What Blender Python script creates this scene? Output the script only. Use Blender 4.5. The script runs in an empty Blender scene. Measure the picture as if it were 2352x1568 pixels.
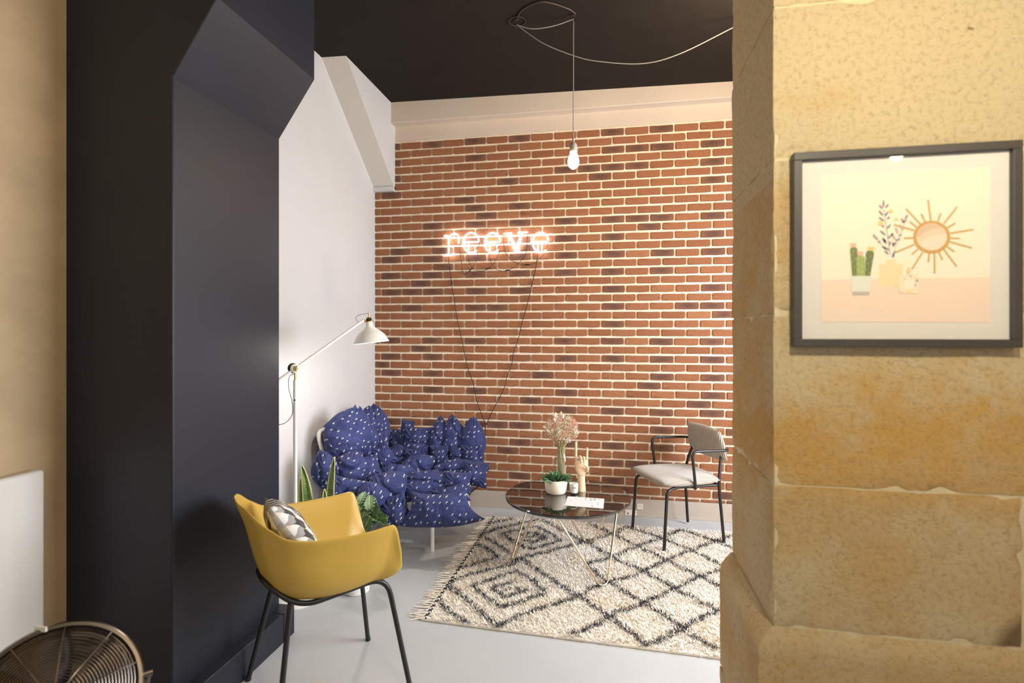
import bpy, bmesh, math, random
import numpy as np
from mathutils import Vector, Matrix, Quaternion, noise as mn
random.seed(7)
R = math.radians
C = bpy.context.scene.collection
S = bpy.context.scene

# ------------------------------------------------------------------ camera
CAMH, FPX, HX, HY = 1.6, 1222.0, 1176.0, 760.0
AN = R(10.61)
FW = Vector((-math.sin(AN), math.cos(AN), 0)); RT = Vector((math.cos(AN), math.sin(AN), 0))
cam = bpy.data.cameras.new('camera'); co = bpy.data.objects.new('camera', cam); C.objects.link(co)
co.location = (0, 0, CAMH); co.rotation_euler = (R(90), 0, AN)
cam.sensor_width = 36; cam.lens = FPX / 2352 * 36; cam.shift_y = -24 / 2352
cam.clip_start = .02
cam.dof.use_dof = True; cam.dof.focus_distance = 3.9; cam.dof.aperture_fstop = 2.4
S.camera = co

# ------------------------------------------------------------------ world, lights, exposure
w = bpy.data.worlds.new('world'); S.world = w; w.use_nodes = True
w.node_tree.nodes['Background'].inputs[0].default_value = (.85, .92, 1, 1)
w.node_tree.nodes['Background'].inputs[1].default_value = 1.0
S.view_settings.view_transform = 'Standard'; S.view_settings.look = 'None'
S.view_settings.exposure = 0.18; S.view_settings.gamma = 1; S.view_settings.use_curve_mapping = False

def area(name, loc, rot, sx, sy, power, col):
    l = bpy.data.lights.new(name, 'AREA'); l.shape = 'RECTANGLE'; l.size = sx; l.size_y = sy
    l.energy = power; l.color = col
    o = bpy.data.objects.new(name, l); C.objects.link(o); o.location = loc; o.rotation_euler = rot
    return o
def point(name, loc, power, col, rad=.04):
    l = bpy.data.lights.new(name, 'POINT'); l.energy = power; l.color = col; l.shadow_soft_size = rad
    o = bpy.data.objects.new(name, l); C.objects.link(o); o.location = loc
    return o
area('lounge_window_daylight', (2.36, 3.0, 1.75), (0, R(72), 0), 1.9, 1.7, 165, (.88, .93, 1.0))
area('behind_camera_fill', (-.2, -2.3, 1.9), (R(90), 0, 0), 3.2, 2.2, 7, (.93, .96, 1.0))  # soft fill added behind the camera, standing in for a window
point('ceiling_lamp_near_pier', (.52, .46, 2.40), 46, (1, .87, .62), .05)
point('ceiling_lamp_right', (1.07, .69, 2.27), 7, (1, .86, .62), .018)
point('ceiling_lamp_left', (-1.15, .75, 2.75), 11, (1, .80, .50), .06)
point('hidden_brick_fill', (.9, 3.3, 3.2), 48, (1, .76, .47), .06)  # unseen warm fill added behind the pier to light the bricks

# ------------------------------------------------------------------ pixel -> place helpers (places on known planes / depths)
def ray(px, py): return FW + RT * ((px - HX) / FPX) + Vector((0, 0, (HY - py) / FPX))
O3 = Vector((0, 0, CAMH))
def at(px, py, t): return O3 + ray(px, py) * t
def onz(px, py, z=0.0): d = ray(px, py); return O3 + d * ((z - CAMH) / d.z)
def ony(px, py, y): d = ray(px, py); return O3 + d * (y / d.y)
def onx(px, py, x): d = ray(px, py); return O3 + d * (x / d.x)

# ------------------------------------------------------------------ materials
def lin(c):
    return tuple(((x / 255) / 12.92 if x / 255 <= .04045 else ((x / 255 + .055) / 1.055) ** 2.4) for x in c)
class NT:
    def __init__(s, name):
        s.m = bpy.data.materials.new(name); s.m.use_nodes = True; s.t = s.m.node_tree; s.n = s.t.nodes
        s.b = s.n['Principled BSDF']
    def new(s, k, **kw):
        n = s.n.new(k)
        for a, v in kw.items():
            if a.startswith('i_'):
                key = a[2:]; key = int(key) if key.isdigit() else key.replace('_', ' ')
                n.inputs[key].default_value = v
            else: setattr(n, a, v)
        return n
    def l(s, a, b): s.t.links.new(a, b)
    def math(s, op, a, b=None, c=None):
        n = s.n.new('ShaderNodeMath'); n.operation = op
        for i, v in enumerate((a, b, c)):
            if v is None: continue
            if isinstance(v, (int, float)): n.inputs[i].default_value = v
            else: s.l(v, n.inputs[i])
        return n.outputs[0]
    def mix(s, f, a, b, bt='MIX'):
        n = s.n.new('ShaderNodeMix'); n.data_type = 'RGBA'; n.blend_type = bt
        for i, v in ((0, f), (6, a), (7, b)):
            if isinstance(v, (int, float)): n.inputs[i].default_value = v
            elif isinstance(v, tuple): n.inputs[i].default_value = (*v, 1) if len(v) == 3 else v
            else: s.l(v, n.inputs[i])
        return n.outputs[2]
    def obj(s): return s.new('ShaderNodeTexCoord').outputs['Object']
    def pos(s): return s.new('ShaderNodeNewGeometry').outputs['Position']
    def noise(s, vec, scale, detail=4, rough=.55):
        n = s.new('ShaderNodeTexNoise', i_Scale=scale, i_Detail=detail, i_Roughness=rough)
        if vec is not None: s.l(vec, n.inputs['Vector'])
        return n.outputs[0]
    def ramp(s, f, stops):
        n = s.new('ShaderNodeValToRGB'); e = n.color_ramp.elements
        while len(e) < len(stops): e.new(.5)
        for x, (p, c) in zip(e, stops): x.position = p; x.color = (*c, 1) if len(c) == 3 else c
        s.l(f, n.inputs[0]); return n.outputs[0]
    def bump(s, h, strength=.3, dist=.01):
        n = s.new('ShaderNodeBump', i_Strength=strength, i_Distance=dist); s.l(h, n.inputs['Height'])
        s.l(n.outputs[0], s.b.inputs['Normal']); return n
    def col(s, c):
        if isinstance(c, tuple): s.b.inputs['Base Color'].default_value = (*c, 1)
        else: s.l(c, s.b.inputs['Base Color'])
    def set(s, rough=.5, metal=0, spec=.5, **k):
        s.b.inputs['Roughness'].default_value = rough; s.b.inputs['Metallic'].default_value = metal
        s.b.inputs['Specular IOR Level'].default_value = spec
        for a, v in k.items(): s.b.inputs[a.replace('_', ' ')].default_value = v

def simple(name, c, rough=.5, metal=0, var=.06, scale=30, bump=0, bscale=200, spec=.5, **k):
    m = NT(name); v = m.obj()
    n = m.noise(v, scale)
    a = tuple(x * (1 - var) for x in c); b = tuple(min(1, x * (1 + var)) for x in c)
    m.col(m.ramp(n, [(.3, a), (.7, b)])); m.set(rough, metal, spec, **k)
    if bump: m.bump(m.noise(v, bscale), bump, .004)
    return m.m

def m_brick(name, dark):
    m = NT(name); tc = m.obj()
    r = m.math('FRACT', m.math('ADD', m.new('ShaderNodeObjectInfo').outputs['Random'], m.new('ShaderNodeNewGeometry').outputs['Random Per Island']))
    p = m.pos(); n1 = m.noise(p, 9, 3); n2 = m.noise(p, 60, 6, .7)
    base = m.ramp(r, [(0, (.265, .104, .047)), (.35, (.335, .138, .059)), (.7, (.295, .118, .056)), (1, (.365, .160, .070))])
    base = m.mix(m.math('MULTIPLY', n2, .45), base, (.19, .072, .048))
    uv = m.new('ShaderNodeTexCoord').outputs['UV']
    sp = m.new('ShaderNodeSeparateXYZ'); m.l(uv, sp.inputs[0])
    if dark:
        dx = m.math('MULTIPLY', m.math('SUBTRACT', sp.outputs[0], .5), 1.9); dy = m.math('MULTIPLY', m.math('SUBTRACT', sp.outputs[1], .52), 1.5)
        d = m.math('SQRT', m.math('ADD', m.math('MULTIPLY', dx, dx), m.math('MULTIPLY', dy, dy)))
        d = m.math('ADD', d, m.math('MULTIPLY', m.math('SUBTRACT', n1, .5), .9))
        f = m.ramp(d, [(.2, (.88,) * 3), (1.0, (.40,) * 3)])
        base = m.mix(f, base, (.092, .050, .041))
    m.col(base); m.set(.85, 0, .25); m.bump(m.math('ADD', n2, m.math('MULTIPLY', n1, .8)), .7, .010)
    return m.m
BRICK, BRICKD = m_brick('fired_brick', False), m_brick('scorched_brick', True)
MORTAR = simple('mortar', (.80, .67, .52), .9, var=.08, scale=25, bump=.4, bscale=180)
WHITE = simple('white_wall_paint', (.57, .56, .572), .65, var=.02, scale=2, bump=.08, bscale=120)
CREAMW = simple('cream_plaster', (.56, .465, .385), .7, var=.03, scale=3, bump=.1, bscale=60)
GREYW = simple('grey_soffit_paint', (.58, .55, .50), .7, var=.02, scale=3)
BLACKC = simple('black_ceiling_paint', (.0125, .0090, .0070), .8, var=.1, scale=6, bump=.1, bscale=90, spec=.2)
BLACKW = simple('blue_black_paint', (.013, .0145, .023), .45, var=.06, scale=3, bump=.12, bscale=260, spec=.38)
SKIRT = simple('skirting_paint', (.47, .40, .335), .5, var=.03, scale=5)
PLAST = simple('warm_plaster', (.47, .34, .20), .8, var=.14, scale=3.5, bump=.15, bscale=40)
def m_floor():
    m = NT('grey_resin_floor'); p = m.pos()
    a = m.noise(p, 1.3, 5); b = m.noise(p, 14, 6, .7)
    c = m.ramp(a, [(.3, (.45, .462, .475)), (.7, (.51, .52, .53))]); c = m.mix(m.math('MULTIPLY', b, .18), c, (.42, .41, .40))
    m.col(c); m.set(.34, 0, .4); m.bump(m.noise(p, 5, 3), .05, .01); return m.m
FLOORM = m_floor()
def m_stone():
    m = NT('limestone'); p = m.pos()
    big = m.noise(p, 2.6, 5, .6); mid = m.noise(p, 9, 6, .65); fine = m.noise(p, 70, 8, .75); sp_ = m.noise(p, 28, 2, .5)
    rnd = m.new('ShaderNodeObjectInfo').outputs['Random']
    pale, ochre, tan = (.70, .58, .36), (.66, .385, .105), (.66, .455, .21)
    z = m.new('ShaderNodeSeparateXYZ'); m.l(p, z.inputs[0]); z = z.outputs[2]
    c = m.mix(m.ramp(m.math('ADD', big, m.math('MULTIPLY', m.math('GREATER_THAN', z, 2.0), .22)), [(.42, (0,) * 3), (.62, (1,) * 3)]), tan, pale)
    # iron-stained bed just above the lower joint: a weathering band of its own shape
    band = m.math('ADD', z, m.math('MULTIPLY', m.math('SUBTRACT', mid, .5), .55))
    bf = m.ramp(m.math('DIVIDE', band, 3.75), [(.30, (0,) * 3), (.325, (1,) * 3), (.36, (1,) * 3), (.395, (0,) * 3)])
    c = m.mix(m.math('MULTIPLY', bf, .8), c, ochre)
    c = m.mix(m.ramp(mid, [(.45, (0,) * 3), (.75, (.45,) * 3)]), c, (.66, .55, .38))
    c = m.mix(m.ramp(fine, [(.32, (.6,) * 3), (.50, (0,) * 3)]), c, (.33, .21, .10))
    c = m.mix(m.ramp(sp_, [(.21, (.8,) * 3), (.27, (0,) * 3)]), c, (.22, .14, .07))
    c = m.mix(m.ramp(fine, [(.66, (0,) * 3), (.80, (.8,) * 3)]), c, (.80, .72, .56))
    # dark rounded patch low on the right, ending at the joint
    dx = m.new('ShaderNodeVectorMath', operation='DISTANCE'); m.l(p, dx.inputs[0]); dx.inputs[1].default_value = (1.03, 1.5, .805)
    sm = m.ramp(m.math('ADD', dx.outputs['Value'], m.math('MULTIPLY', mid, .02)), [(.100, (.8,) * 3), (.135, (0,) * 3)])
    sm = m.math('MULTIPLY', sm, m.math('GREATER_THAN', z, .828))
    c = m.mix(sm, c, (.14, .09, .05))
    m.col(c); m.set(.88, 0, .2)
    h = m.math('ADD', m.math('MULTIPLY', mid, .5), m.math('MULTIPLY', fine, .6))
    m.bump(h, .75, .014); return m.m
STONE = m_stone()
LIME = simple('lime_mortar', (.68, .57, .36), .9, var=.12, scale=18, bump=.5, bscale=90)
STEELB = simple('black_powder_coat', (.012, .011, .012), .38, var=.05)
BRASS = simple('champagne_chrome', (.78, .68, .52), .14, 1, var=.03)
CHROME = simple('smoked_chrome', (.26, .22, .19), .28, 1, var=.05)
YEL = simple('mustard_plastic', (.53, .335, .055), .42, var=.02, scale=3, bump=.06, bscale=500)
LWHITE = simple('white_enamel', (.80, .77, .72), .35, var=.01)
BRS = simple('brass', (.70, .45, .16), .25, 1, var=.03)
RUBB = simple('black_rubber', (.010, .010, .011), .6)
GREYC = simple('grey_cable', (.23, .21, .20), .6)
HOOKM = simple('dark_iron', (.06, .045, .04), .45, .6)
WOOD = simple('pale_beech', (.74, .53, .34), .55, var=.06, scale=14, bump=.05)
CERA = simple('cream_ceramic', (.80, .72, .60), .45, var=.03, scale=8)
PAPER = simple('white_paper', (.68, .68, .69), .6, var=.01)
INK = simple('grey_ink', (.20, .20, .21), .7)
SOIL = simple('potting_soil', (.05, .035, .025), .95, var=.3, scale=80, bump=.6)
SOCK = simple('socket_plastic', (.80, .72, .68), .4, var=.01)
BLK = simple('black_hole', (.01, .01, .01), .8)
PANEL = simple('white_heater_enamel', (.72, .69, .65), .4, var=.01)

def m_glass(name, rough=0.02, tint=(.97, .985, .98)):
    m = NT(name); g = m.new('ShaderNodeBsdfGlossy', i_Roughness=rough); t = m.new('ShaderNodeBsdfTransparent'); t.inputs[0].default_value = (*tint, 1)
    fr_ = m.new('ShaderNodeFresnel', i_IOR=1.5); mx = m.new('ShaderNodeMixShader'); m.l(m.math('MULTIPLY', fr_.outputs[0], m.math('SUBTRACT', 1.0, m.new('ShaderNodeNewGeometry').outputs['Backfacing'])), mx.inputs[0]); m.l(t.outputs[0], mx.inputs[1]); m.l(g.outputs[0], mx.inputs[2])
    m.n.remove(m.b); m.l(mx.outputs[0], m.n['Material Output'].inputs[0]); return m.m
GLASS = m_glass('clear_glass')
def m_table():
    m = NT('black_glass'); m.col((.012, .010, .010)); m.set(.025, 0, .9, Coat_Weight=.6, Coat_Roughness=.01); return m.m
TGLASS = m_table()
def m_emit(name, c, s):
    m = NT(name); m.col((.8, .8, .8)); m.b.inputs['Emission Color'].default_value = (*c, 1); m.b.inputs['Emission Strength'].default_value = s; return m.m
NEON = m_emit('neon_gas_tube', (1, .94, .92), 15)
BULB = m_emit('glowing_bulb', (1, .78, .45), 130)
LAMPB = m_emit('lamp_bulb', (1, .93, .84), 40)

def m_blue():
    m = NT('navy_dash_cotton'); tc = m.new('ShaderNodeTexCoord'); uv = tc.outputs['UV']
    sc = m.new('ShaderNodeVectorMath', operation='SCALE'); m.l(uv, sc.inputs[0]); sc.inputs['Scale'].default_value = 1 / .042
    fl = m.new('ShaderNodeVectorMath', operation='FLOOR'); m.l(sc.outputs[0], fl.inputs[0])
    fr = m.new('ShaderNodeVectorMath', operation='FRACTION'); m.l(sc.outputs[0], fr.inputs[0])
    wn = m.new('ShaderNodeTexWhiteNoise'); wn.noise_dimensions = '2D'; m.l(fl.outputs[0], wn.inputs['Vector'])
    s = m.new('ShaderNodeSeparateXYZ'); m.l(fr.outputs[0], s.inputs[0])
    wc = m.new('ShaderNodeSeparateColor'); m.l(wn.outputs['Color'], wc.inputs[0])
    ox = m.math('MULTIPLY', m.math('SUBTRACT', wc.outputs[0], .5), .35); oy = m.math('MULTIPLY', m.math('SUBTRACT', wc.outputs[1], .5), .35)
    X = m.math('SUBTRACT', s.outputs[0], ox); Y = m.math('SUBTRACT', s.outputs[1], oy)
    def dash(cx, cy):
        a = m.math('LESS_THAN', m.math('ABSOLUTE', m.math('SUBTRACT', X, cx)), .042)
        b = m.math('LESS_THAN', m.math('ABSOLUTE', m.math('SUBTRACT', Y, cy)), .120)
        return m.math('MULTIPLY', a, b)
    d = m.math('MAXIMUM', dash(.42, .43), dash(.58, .55))
    d = m.math('MULTIPLY', d, m.math('GREATER_THAN', wc.outputs[2], .36))
    n = m.noise(m.obj(), 3, 3)
    blue = m.ramp(n, [(.3, (.023, .029, .100)), (.7, (.032, .044, .152))])
    m.col(m.mix(d, blue, (.80, .78, .72))); m.set(.75, 0, .3, Sheen_Weight=.05)
    wv = m.noise(m.obj(), 16, 5, .6); m.bump(wv, .75, .022); return m.m
BLUE = m_blue()

def m_cushion():
    m = NT('geometric_print_cotton'); uv = m.new('ShaderNodeTexCoord').outputs['UV']
    s = m.new('ShaderNodeSeparateXYZ'); m.l(uv, s.inputs[0])
    X = m.math('MULTIPLY', s.outputs[0], 1 / .034); Y = m.math('MULTIPLY', s.outputs[1], 1 / .032)
    a = m.math('ADD', X, m.math('MULTIPLY', Y, .5)); b = m.math('SUBTRACT', Y, m.math('MULTIPLY', X, .5))
    fa = m.math('FLOOR', a); fb = m.math('FLOOR', m.math('ADD', b, m.math('MULTIPLY', m.math('SINE', m.math('MULTIPLY', a, 6.283)), .18)))
    k = m.math('MODULO', m.math('ADD', m.math('ADD', m.math('MULTIPLY', fa, 1), m.math('MULTIPLY', fb, 2)), 100), 5)
    c = m.ramp(m.math('DIVIDE', k, 5), [(0, (.74, .73, .71)), (.15, (.07, .065, .065)), (.35, (.74, .66, .50)), (.55, (.34, .32, .32)), (.75, (.09, .085, .085))])
    c.node.color_ramp.interpolation = 'CONSTANT'
    m.col(c); m.set(.85, 0, .2); m.bump(m.noise(m.obj(), 30), .3, .006); return m.m
CUSH = m_cushion()

def m_cord():
    m = NT('beige_corduroy'); uv = m.obj()
    wv = m.new('ShaderNodeTexWave', i_Scale=26.0, i_Distortion=.6, i_Detail=1.0); wv.bands_direction = 'Y'; m.l(uv, wv.inputs[0])
    m.col(m.mix(wv.outputs[1], (.27, .235, .195), (.47, .415, .35))); m.set(.9, 0, .2, Sheen_Weight=.5); m.bump(wv.outputs[1], .7, .004); return m.m
CORD = m_cord()
def m_rug(name, cols):
    m = NT(name); p = m.pos(); n = m.noise(p, 5, 4); q = m.new('ShaderNodeNewGeometry').outputs['Random Per Island']
    c = m.ramp(n, [(.30, cols[0]), (.55, cols[1]), (.72, cols[2])]); c = m.mix(m.math('MULTIPLY', q, .35), c, cols[3])
    m.col(c); m.set(.95, 0, .15, Sheen_Weight=.2); return m.m
PILE = m_rug('cream_wool', [(.88, .82, .74), (.86, .79, .69), (.78, .65, .50), (.92, .88, .82)])
PILEB = m_rug('black_wool', [(.012, .012, .018), (.018, .018, .026), (.012, .012, .018), (.035, .035, .05)])
def m_leaf(name, a, b, stripe=False):
    m = NT(name); o = m.new('ShaderNodeTexCoord').outputs['UV']; s = m.new('ShaderNodeSeparateXYZ'); m.l(o, s.inputs[0])
    n = m.noise(m.obj(), 18, 4)
    c = m.ramp(n, [(.35, a), (.65, b)])
    if stripe:
        wv = m.new('ShaderNodeTexWave', i_Scale=5.5, i_Distortion=7.0, i_Detail=3.0); wv.bands_direction = 'Y'; m.l(o, wv.inputs[0])
        c = m.mix(m.ramp(wv.outputs[1], [(.25, (1,) * 3), (.5, (0,) * 3)]), c, (.035, .09, .025))
        e = m.math('ABSOLUTE', m.math('SUBTRACT', s.outputs[0], .5)); c = m.mix(m.math('GREATER_THAN', e, .38), c, (.72, .68, .32))
    else:
        e = m.math('ABSOLUTE', m.math('SUBTRACT', s.outputs[0], .5)); c = m.mix(m.math('LESS_THAN', e, .03), c, tuple(min(1, x * 1.9) for x in b))
    m.col(c); m.set(.42, 0, .5); return m.m
LEAFS = m_leaf('sansevieria_leaf', (.14, .27, .07), (.34, .46, .12), True)
LEAFM = m_leaf('split_leaf_green', (.06, .13, .05), (.20, .30, .14))
LEAFC = m_leaf('succulent_green', (.035, .10, .045), (.11, .23, .10))
STEM = simple('dry_stems', (.45, .37, .20), .8, var=.2, scale=40)
FLOR = [simple('floret_' + n, c, .9, var=.1) for n, c in (('cream', (.66, .52, .36)), ('pink', (.66, .27, .23)), ('white', (.74, .67, .56)), ('straw', (.42, .29, .16)))]
def m_terrazzo():
    m = NT('speckled_pot'); o = m.obj(); v = m.new('ShaderNodeTexVoronoi', i_Scale=62.0, i_Randomness=1.0); m.l(o, v.inputs['Vector'])
    m.col(m.mix(m.math('LESS_THAN', v.outputs['Distance'], .19), (.82, .81, .78), (.03, .03, .035))); m.set(.45); return m.m
TERR = m_terrazzo()

# ------------------------------------------------------------------ mesh helpers
class MB:
    def __init__(s): s.v = []; s.f = []; s.m = []; s.uv = None
    def add(s, v, f, mi=0):
        o = len(s.v); s.v += [tuple(x) for x in v]; s.f += [tuple(i + o for i in q) for q in f]; s.m += [mi] * len(f); return s
    def box(s, a, b, mi=0):
        x0, y0, z0 = a; x1, y1, z1 = b
        return s.add([(x0, y0, z0), (x1, y0, z0), (x1, y1, z0), (x0, y1, z0), (x0, y0, z1), (x1, y0, z1), (x1, y1, z1), (x0, y1, z1)],
                     [(0, 3, 2, 1), (4, 5, 6, 7), (0, 1, 5, 4), (1, 2, 6, 5), (2, 3, 7, 6), (3, 0, 4, 7)], mi)
    def tube(s, pts, r, n=10, closed=False, mi=0, caps=True):
        P = [Vector(p) for p in pts]; k = len(P)
        rs = r if isinstance(r, (list, tuple)) else [r] * k
        T = []
        for i in range(k):
            a = P[(i - 1) % k] if (closed or i > 0) else P[i]; b = P[(i + 1) % k] if (closed or i < k - 1) else P[i]
            T.append((b - a).normalized())
        up = Vector((0, 0, 1)) if abs(T[0].z) < .9 else Vector((1, 0, 0))
        N = (up - T[0] * up.dot(T[0])).normalized(); V = []
        for i in range(k):
            if i:
                N = N - T[i] * N.dot(T[i])
                N = N.normalized() if N.length > 1e-6 else T[i].orthogonal().normalized()
            B = T[i].cross(N)
            for j in range(n):
                a = 2 * math.pi * j / n; V.append(P[i] + (N * math.cos(a) + B * math.sin(a)) * rs[i])
        F = []
        for i in range(k if closed else k - 1):
            i2 = (i + 1) % k
            for j in range(n): F.append((i * n + j, i * n + (j + 1) % n, i2 * n + (j + 1) % n, i2 * n + j))
        if caps and not closed: F += [tuple(range(n))[::-1], tuple((k - 1) * n + j for j in range(n))]
        return s.add(V, F, mi)
    def lathe(s, prof, n=32, mi=0, c=(0, 0, 0), ax=None):
        V = []; F = []; k = len(prof)
        for (r, z) in prof:
            for j in range(n):
                a = 2 * math.pi * j / n; p = Vector((r * math.cos(a), r * math.sin(a), z))
                if ax is not None: p = ax @ p
                V.append(p + Vector(c))
        for i in range(k - 1):
            for j in range(n): F.append((i * n + j, i * n + (j + 1) % n, (i + 1) * n + (j + 1) % n, (i + 1) * n + j))
        if prof[0][0] > 1e-5: F.append(tuple(range(n))[::-1])
        if prof[-1][0] > 1e-5: F.append(tuple((k - 1) * n + j for j in range(n)))
        return s.add(V, F, mi)
    def build(s, name, mats, parent=None, smooth=True, bevel=0, label=None, kind=None, loc=None, seg=2):
        me = bpy.data.meshes.new(name); me.from_pydata(s.v, [], s.f)
        mats = mats if isinstance(mats, (list, tuple)) else [mats]
        for m in mats: me.materials.append(m)
        if any(s.m): me.polygons.foreach_set('material_index', s.m)
        me.validate()
        if smooth: me.polygons.foreach_set('use_smooth', [True] * len(me.polygons)); me.set_sharp_from_angle(angle=R(40))
        me.update()
        o = bpy.data.objects.new(name, me); C.objects.link(o)
        if parent: o.parent = parent
        if bevel:
            b = o.modifiers.new('bevel', 'BEVEL'); b.width = bevel; b.segments = seg; b.limit_method = 'ANGLE'; b.angle_limit = R(35)
        if label: o['label'] = label
        if kind: o['kind'] = kind
        if loc: o.location = loc
        return o
def crom(pts, n=8, closed=False):
    P = [Vector(p) for p in pts]; out = []; k = len(P)
    rng = range(k) if closed else range(k - 1)
    for i in rng:
        g = (lambda j: P[j % k]) if closed else (lambda j: P[max(0, min(k - 1, j))])
        p0, p1, p2, p3 = g(i - 1), g(i), g(i + 1), g(i + 2)
        for j in range(n):
            t = j / n
            out.append(.5 * ((2 * p1) + (p2 - p0) * t + (2 * p0 - 5 * p1 + 4 * p2 - p3) * t * t + (3 * p1 - p0 - 3 * p2 + p3) * t ** 3))
    if not closed: out.append(P[-1])
    return out
def fillet(pts, r, n=6, closed=False):
    P = [Vector(p) for p in pts]; k = len(P); out = []
    for i in range(k):
        if not closed and i in (0, k - 1): out.append(P[i]); continue
        a, b, c = P[(i - 1) % k], P[i], P[(i + 1) % k]
        d1 = (a - b); d2 = (c - b); rr = min(r, d1.length * .48, d2.length * .48)
        s = b + d1.normalized() * rr; e = b + d2.normalized() * rr
        for j in range(n + 1):
            t = j / n; out.append(s * (1 - t) ** 2 + b * 2 * t * (1 - t) + e * t * t)
    return out
def thing(name, label, cat, loc=(0, 0, 0), rz=0, group=None):
    o = bpy.data.objects.new(name, None); C.objects.link(o); o.empty_display_size = .1
    o.location = loc; o.rotation_euler = (0, 0, rz); o['label'] = label; o['category'] = cat
    if group: o['group'] = group
    return o
def tag(o, label, cat, group=None):
    o['label'] = label; o['category'] = cat
    if group: o['group'] = group
    return o
def setuv(o, fn):
    me = o.data; uv = me.uv_layers.new(name='UVMap')
    for l in me.loops: uv.data[l.index].uv = fn(me.vertices[l.vertex_index].co, l.vertex_index)

# ================================================================== SETTING
YB = 4.74          # brick face
YBAND = 4.64       # upper band
XL = -2.212        # white wall
XBEAM = -2.01
def zceil(x): return 3.718 - (x + 2.01) * .0211
MB().add([(-2.6, -2.4, 0), (3, -2.4, 0), (3, 5, 0), (-2.6, 5, 0), (-2.6, -2.4, -.1), (3, -2.4, -.1), (3, 5, -.1), (-2.6, 5, -.1)],
         [(0, 1, 2, 3), (4, 7, 6, 5), (0, 4, 5, 1), (1, 5, 6, 2), (2, 6, 7, 3), (3, 7, 4, 0)]).build('floor', FLOORM, kind='structure', smooth=False)
m = MB(); V = []
for z in (0, .1):
    for (x, y) in ((-2.6, -2.4), (3, -2.4), (3, 5), (-2.6, 5)): V.append((x, y, zceil(x) + z))
m.add(V, [(0, 3, 2, 1), (4, 5, 6, 7), (0, 1, 5, 4), (1, 2, 6, 5), (2, 3, 7, 6), (3, 0, 4, 7)]).build('ceiling', BLACKC, kind='structure', smooth=False)

# back wall: core + mortar face, bricks are parts
wb = MB(); wb.box((-2.4, YB + .006, -.05), (2.6, 4.95, 3.9)).build('wall_back', MORTAR, kind='structure', smooth=False)
wall_back = bpy.data.objects['wall_back']
MB().box((XBEAM - .2, YB - .004, 3.377 + .008), (2.45, YB + .02, 3.85)).build('plaster_strip', CREAMW, wall_back, smooth=False)
MB().box((XBEAM - .2, YBAND, 3.525), (2.45, YB + .02, 3.85)).build('plaster_band', CREAMW, wall_back, smooth=False, bevel=.006)
# bricks
def brick_mesh(i, hw, hh):
    rnd = random.Random(50 + i); P = []
    for (sx, sy) in ((1, 1), (-1, 1), (-1, -1), (1, -1)):
        rr = rnd.uniform(.003, .011)
        cx, cy = sx * (hw - rr), sy * (hh - rr)
        base = {(1, 1): 0, (-1, 1): 90, (-1, -1): 180, (1, -1): 270}[(sx, sy)]
        for a in (0, 45, 90):
            t = R(base + a); P.append((cx + rr * math.cos(t) + rnd.uniform(-.0012, .0012), cy + rr * math.sin(t) + rnd.uniform(-.0012, .0012)))
        if sy == 1 and sx == 1 or sy == -1 and sx == -1:
            for q in (.33, -.33):
                P.append((q * hw * sx, sy * hh + rnd.uniform(-.0022, .0008)))
    n = len(P); V = [(x, 0.010, z) for x, z in P] + [(x, -.004, z) for x, z in P] + [(x * .978, -.008 + rnd.uniform(-.0008, .0008), z * .93) for x, z in P]
    V.append((rnd.uniform(-.02, .02), -.010, 0))
    F = []
    for k in range(2):
        for j in range(n): F.append((k * n + j, (k + 1) * n + j, (k + 1) * n + (j + 1) % n, k * n + (j + 1) % n))
    for j in range(n): F.append((2 * n + j, 3 * n, 2 * n + (j + 1) % n))
    return V, F
HW, HH = .0955, .0287
BM = []
for i in range(8):
    V, F = brick_mesh(i, HW, HH)
    for mt in (BRICK, BRICKD):
        me = bpy.data.meshes.new('brick'); me.from_pydata(V, [], F); me.materials.append(mt)
        me.polygons.foreach_set('use_smooth', [True] * len(F)); me.set_sharp_from_angle(angle=R(50))
        uv = me.uv_layers.new(name='UVMap')
        for l in me.loops:
            c = me.vertices[l.vertex_index].co; uv.data[l.index].uv = (.5 + c.x / (2 * HW), .5 + c.z / (2 * HH))
        me.update(); BM.append(me)
PX, PZ, ZT = .2068, .0762, 3.377
specs = []
rb = random.Random(3)
for row in range(43):
    zt = ZT - row * PZ; zc = zt - PZ / 2; h = 1.0
    bot = .150
    if zc - HH < bot:
        top = zc + HH; h = (top - bot) / (2 * HH); zc = (top + bot) / 2
        if h < .2: continue
    off = .736 if row % 2 == 0 else .628
    off += rb.uniform(-.006, .006)
    xmin = XL if zc < 2.925 else XBEAM
    k0 = int((xmin - off) / PX) - 1
    for k in range(k0, 12):
        x0 = off + k * PX + .008; x1 = x0 + 2 * HW; par = k % 2
        if x0 > 2.35: break
        x0c = max(x0, xmin + .004); 
        if x1 - x0c < .03: continue
        dark = rb.random() < (.62 if (row % 2 == 0 and (k + row // 2 * 0) % 2 == 0) else .08)
        specs.append(((x0c + x1) / 2, zc + rb.uniform(-.0015, .0015), (x1 - x0c) / (2 * HW), h, dark))
vis = [s for s in specs if s[0] < 1.02]
vis.sort(key=lambda s: math.hypot(s[0], YB) ** 2 + (s[1] - CAMH) ** 2)
single = set(id(s) for s in vis[:300])
restm = {False: MB(), True: MB()}; restuv = {False: [], True: []}
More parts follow.
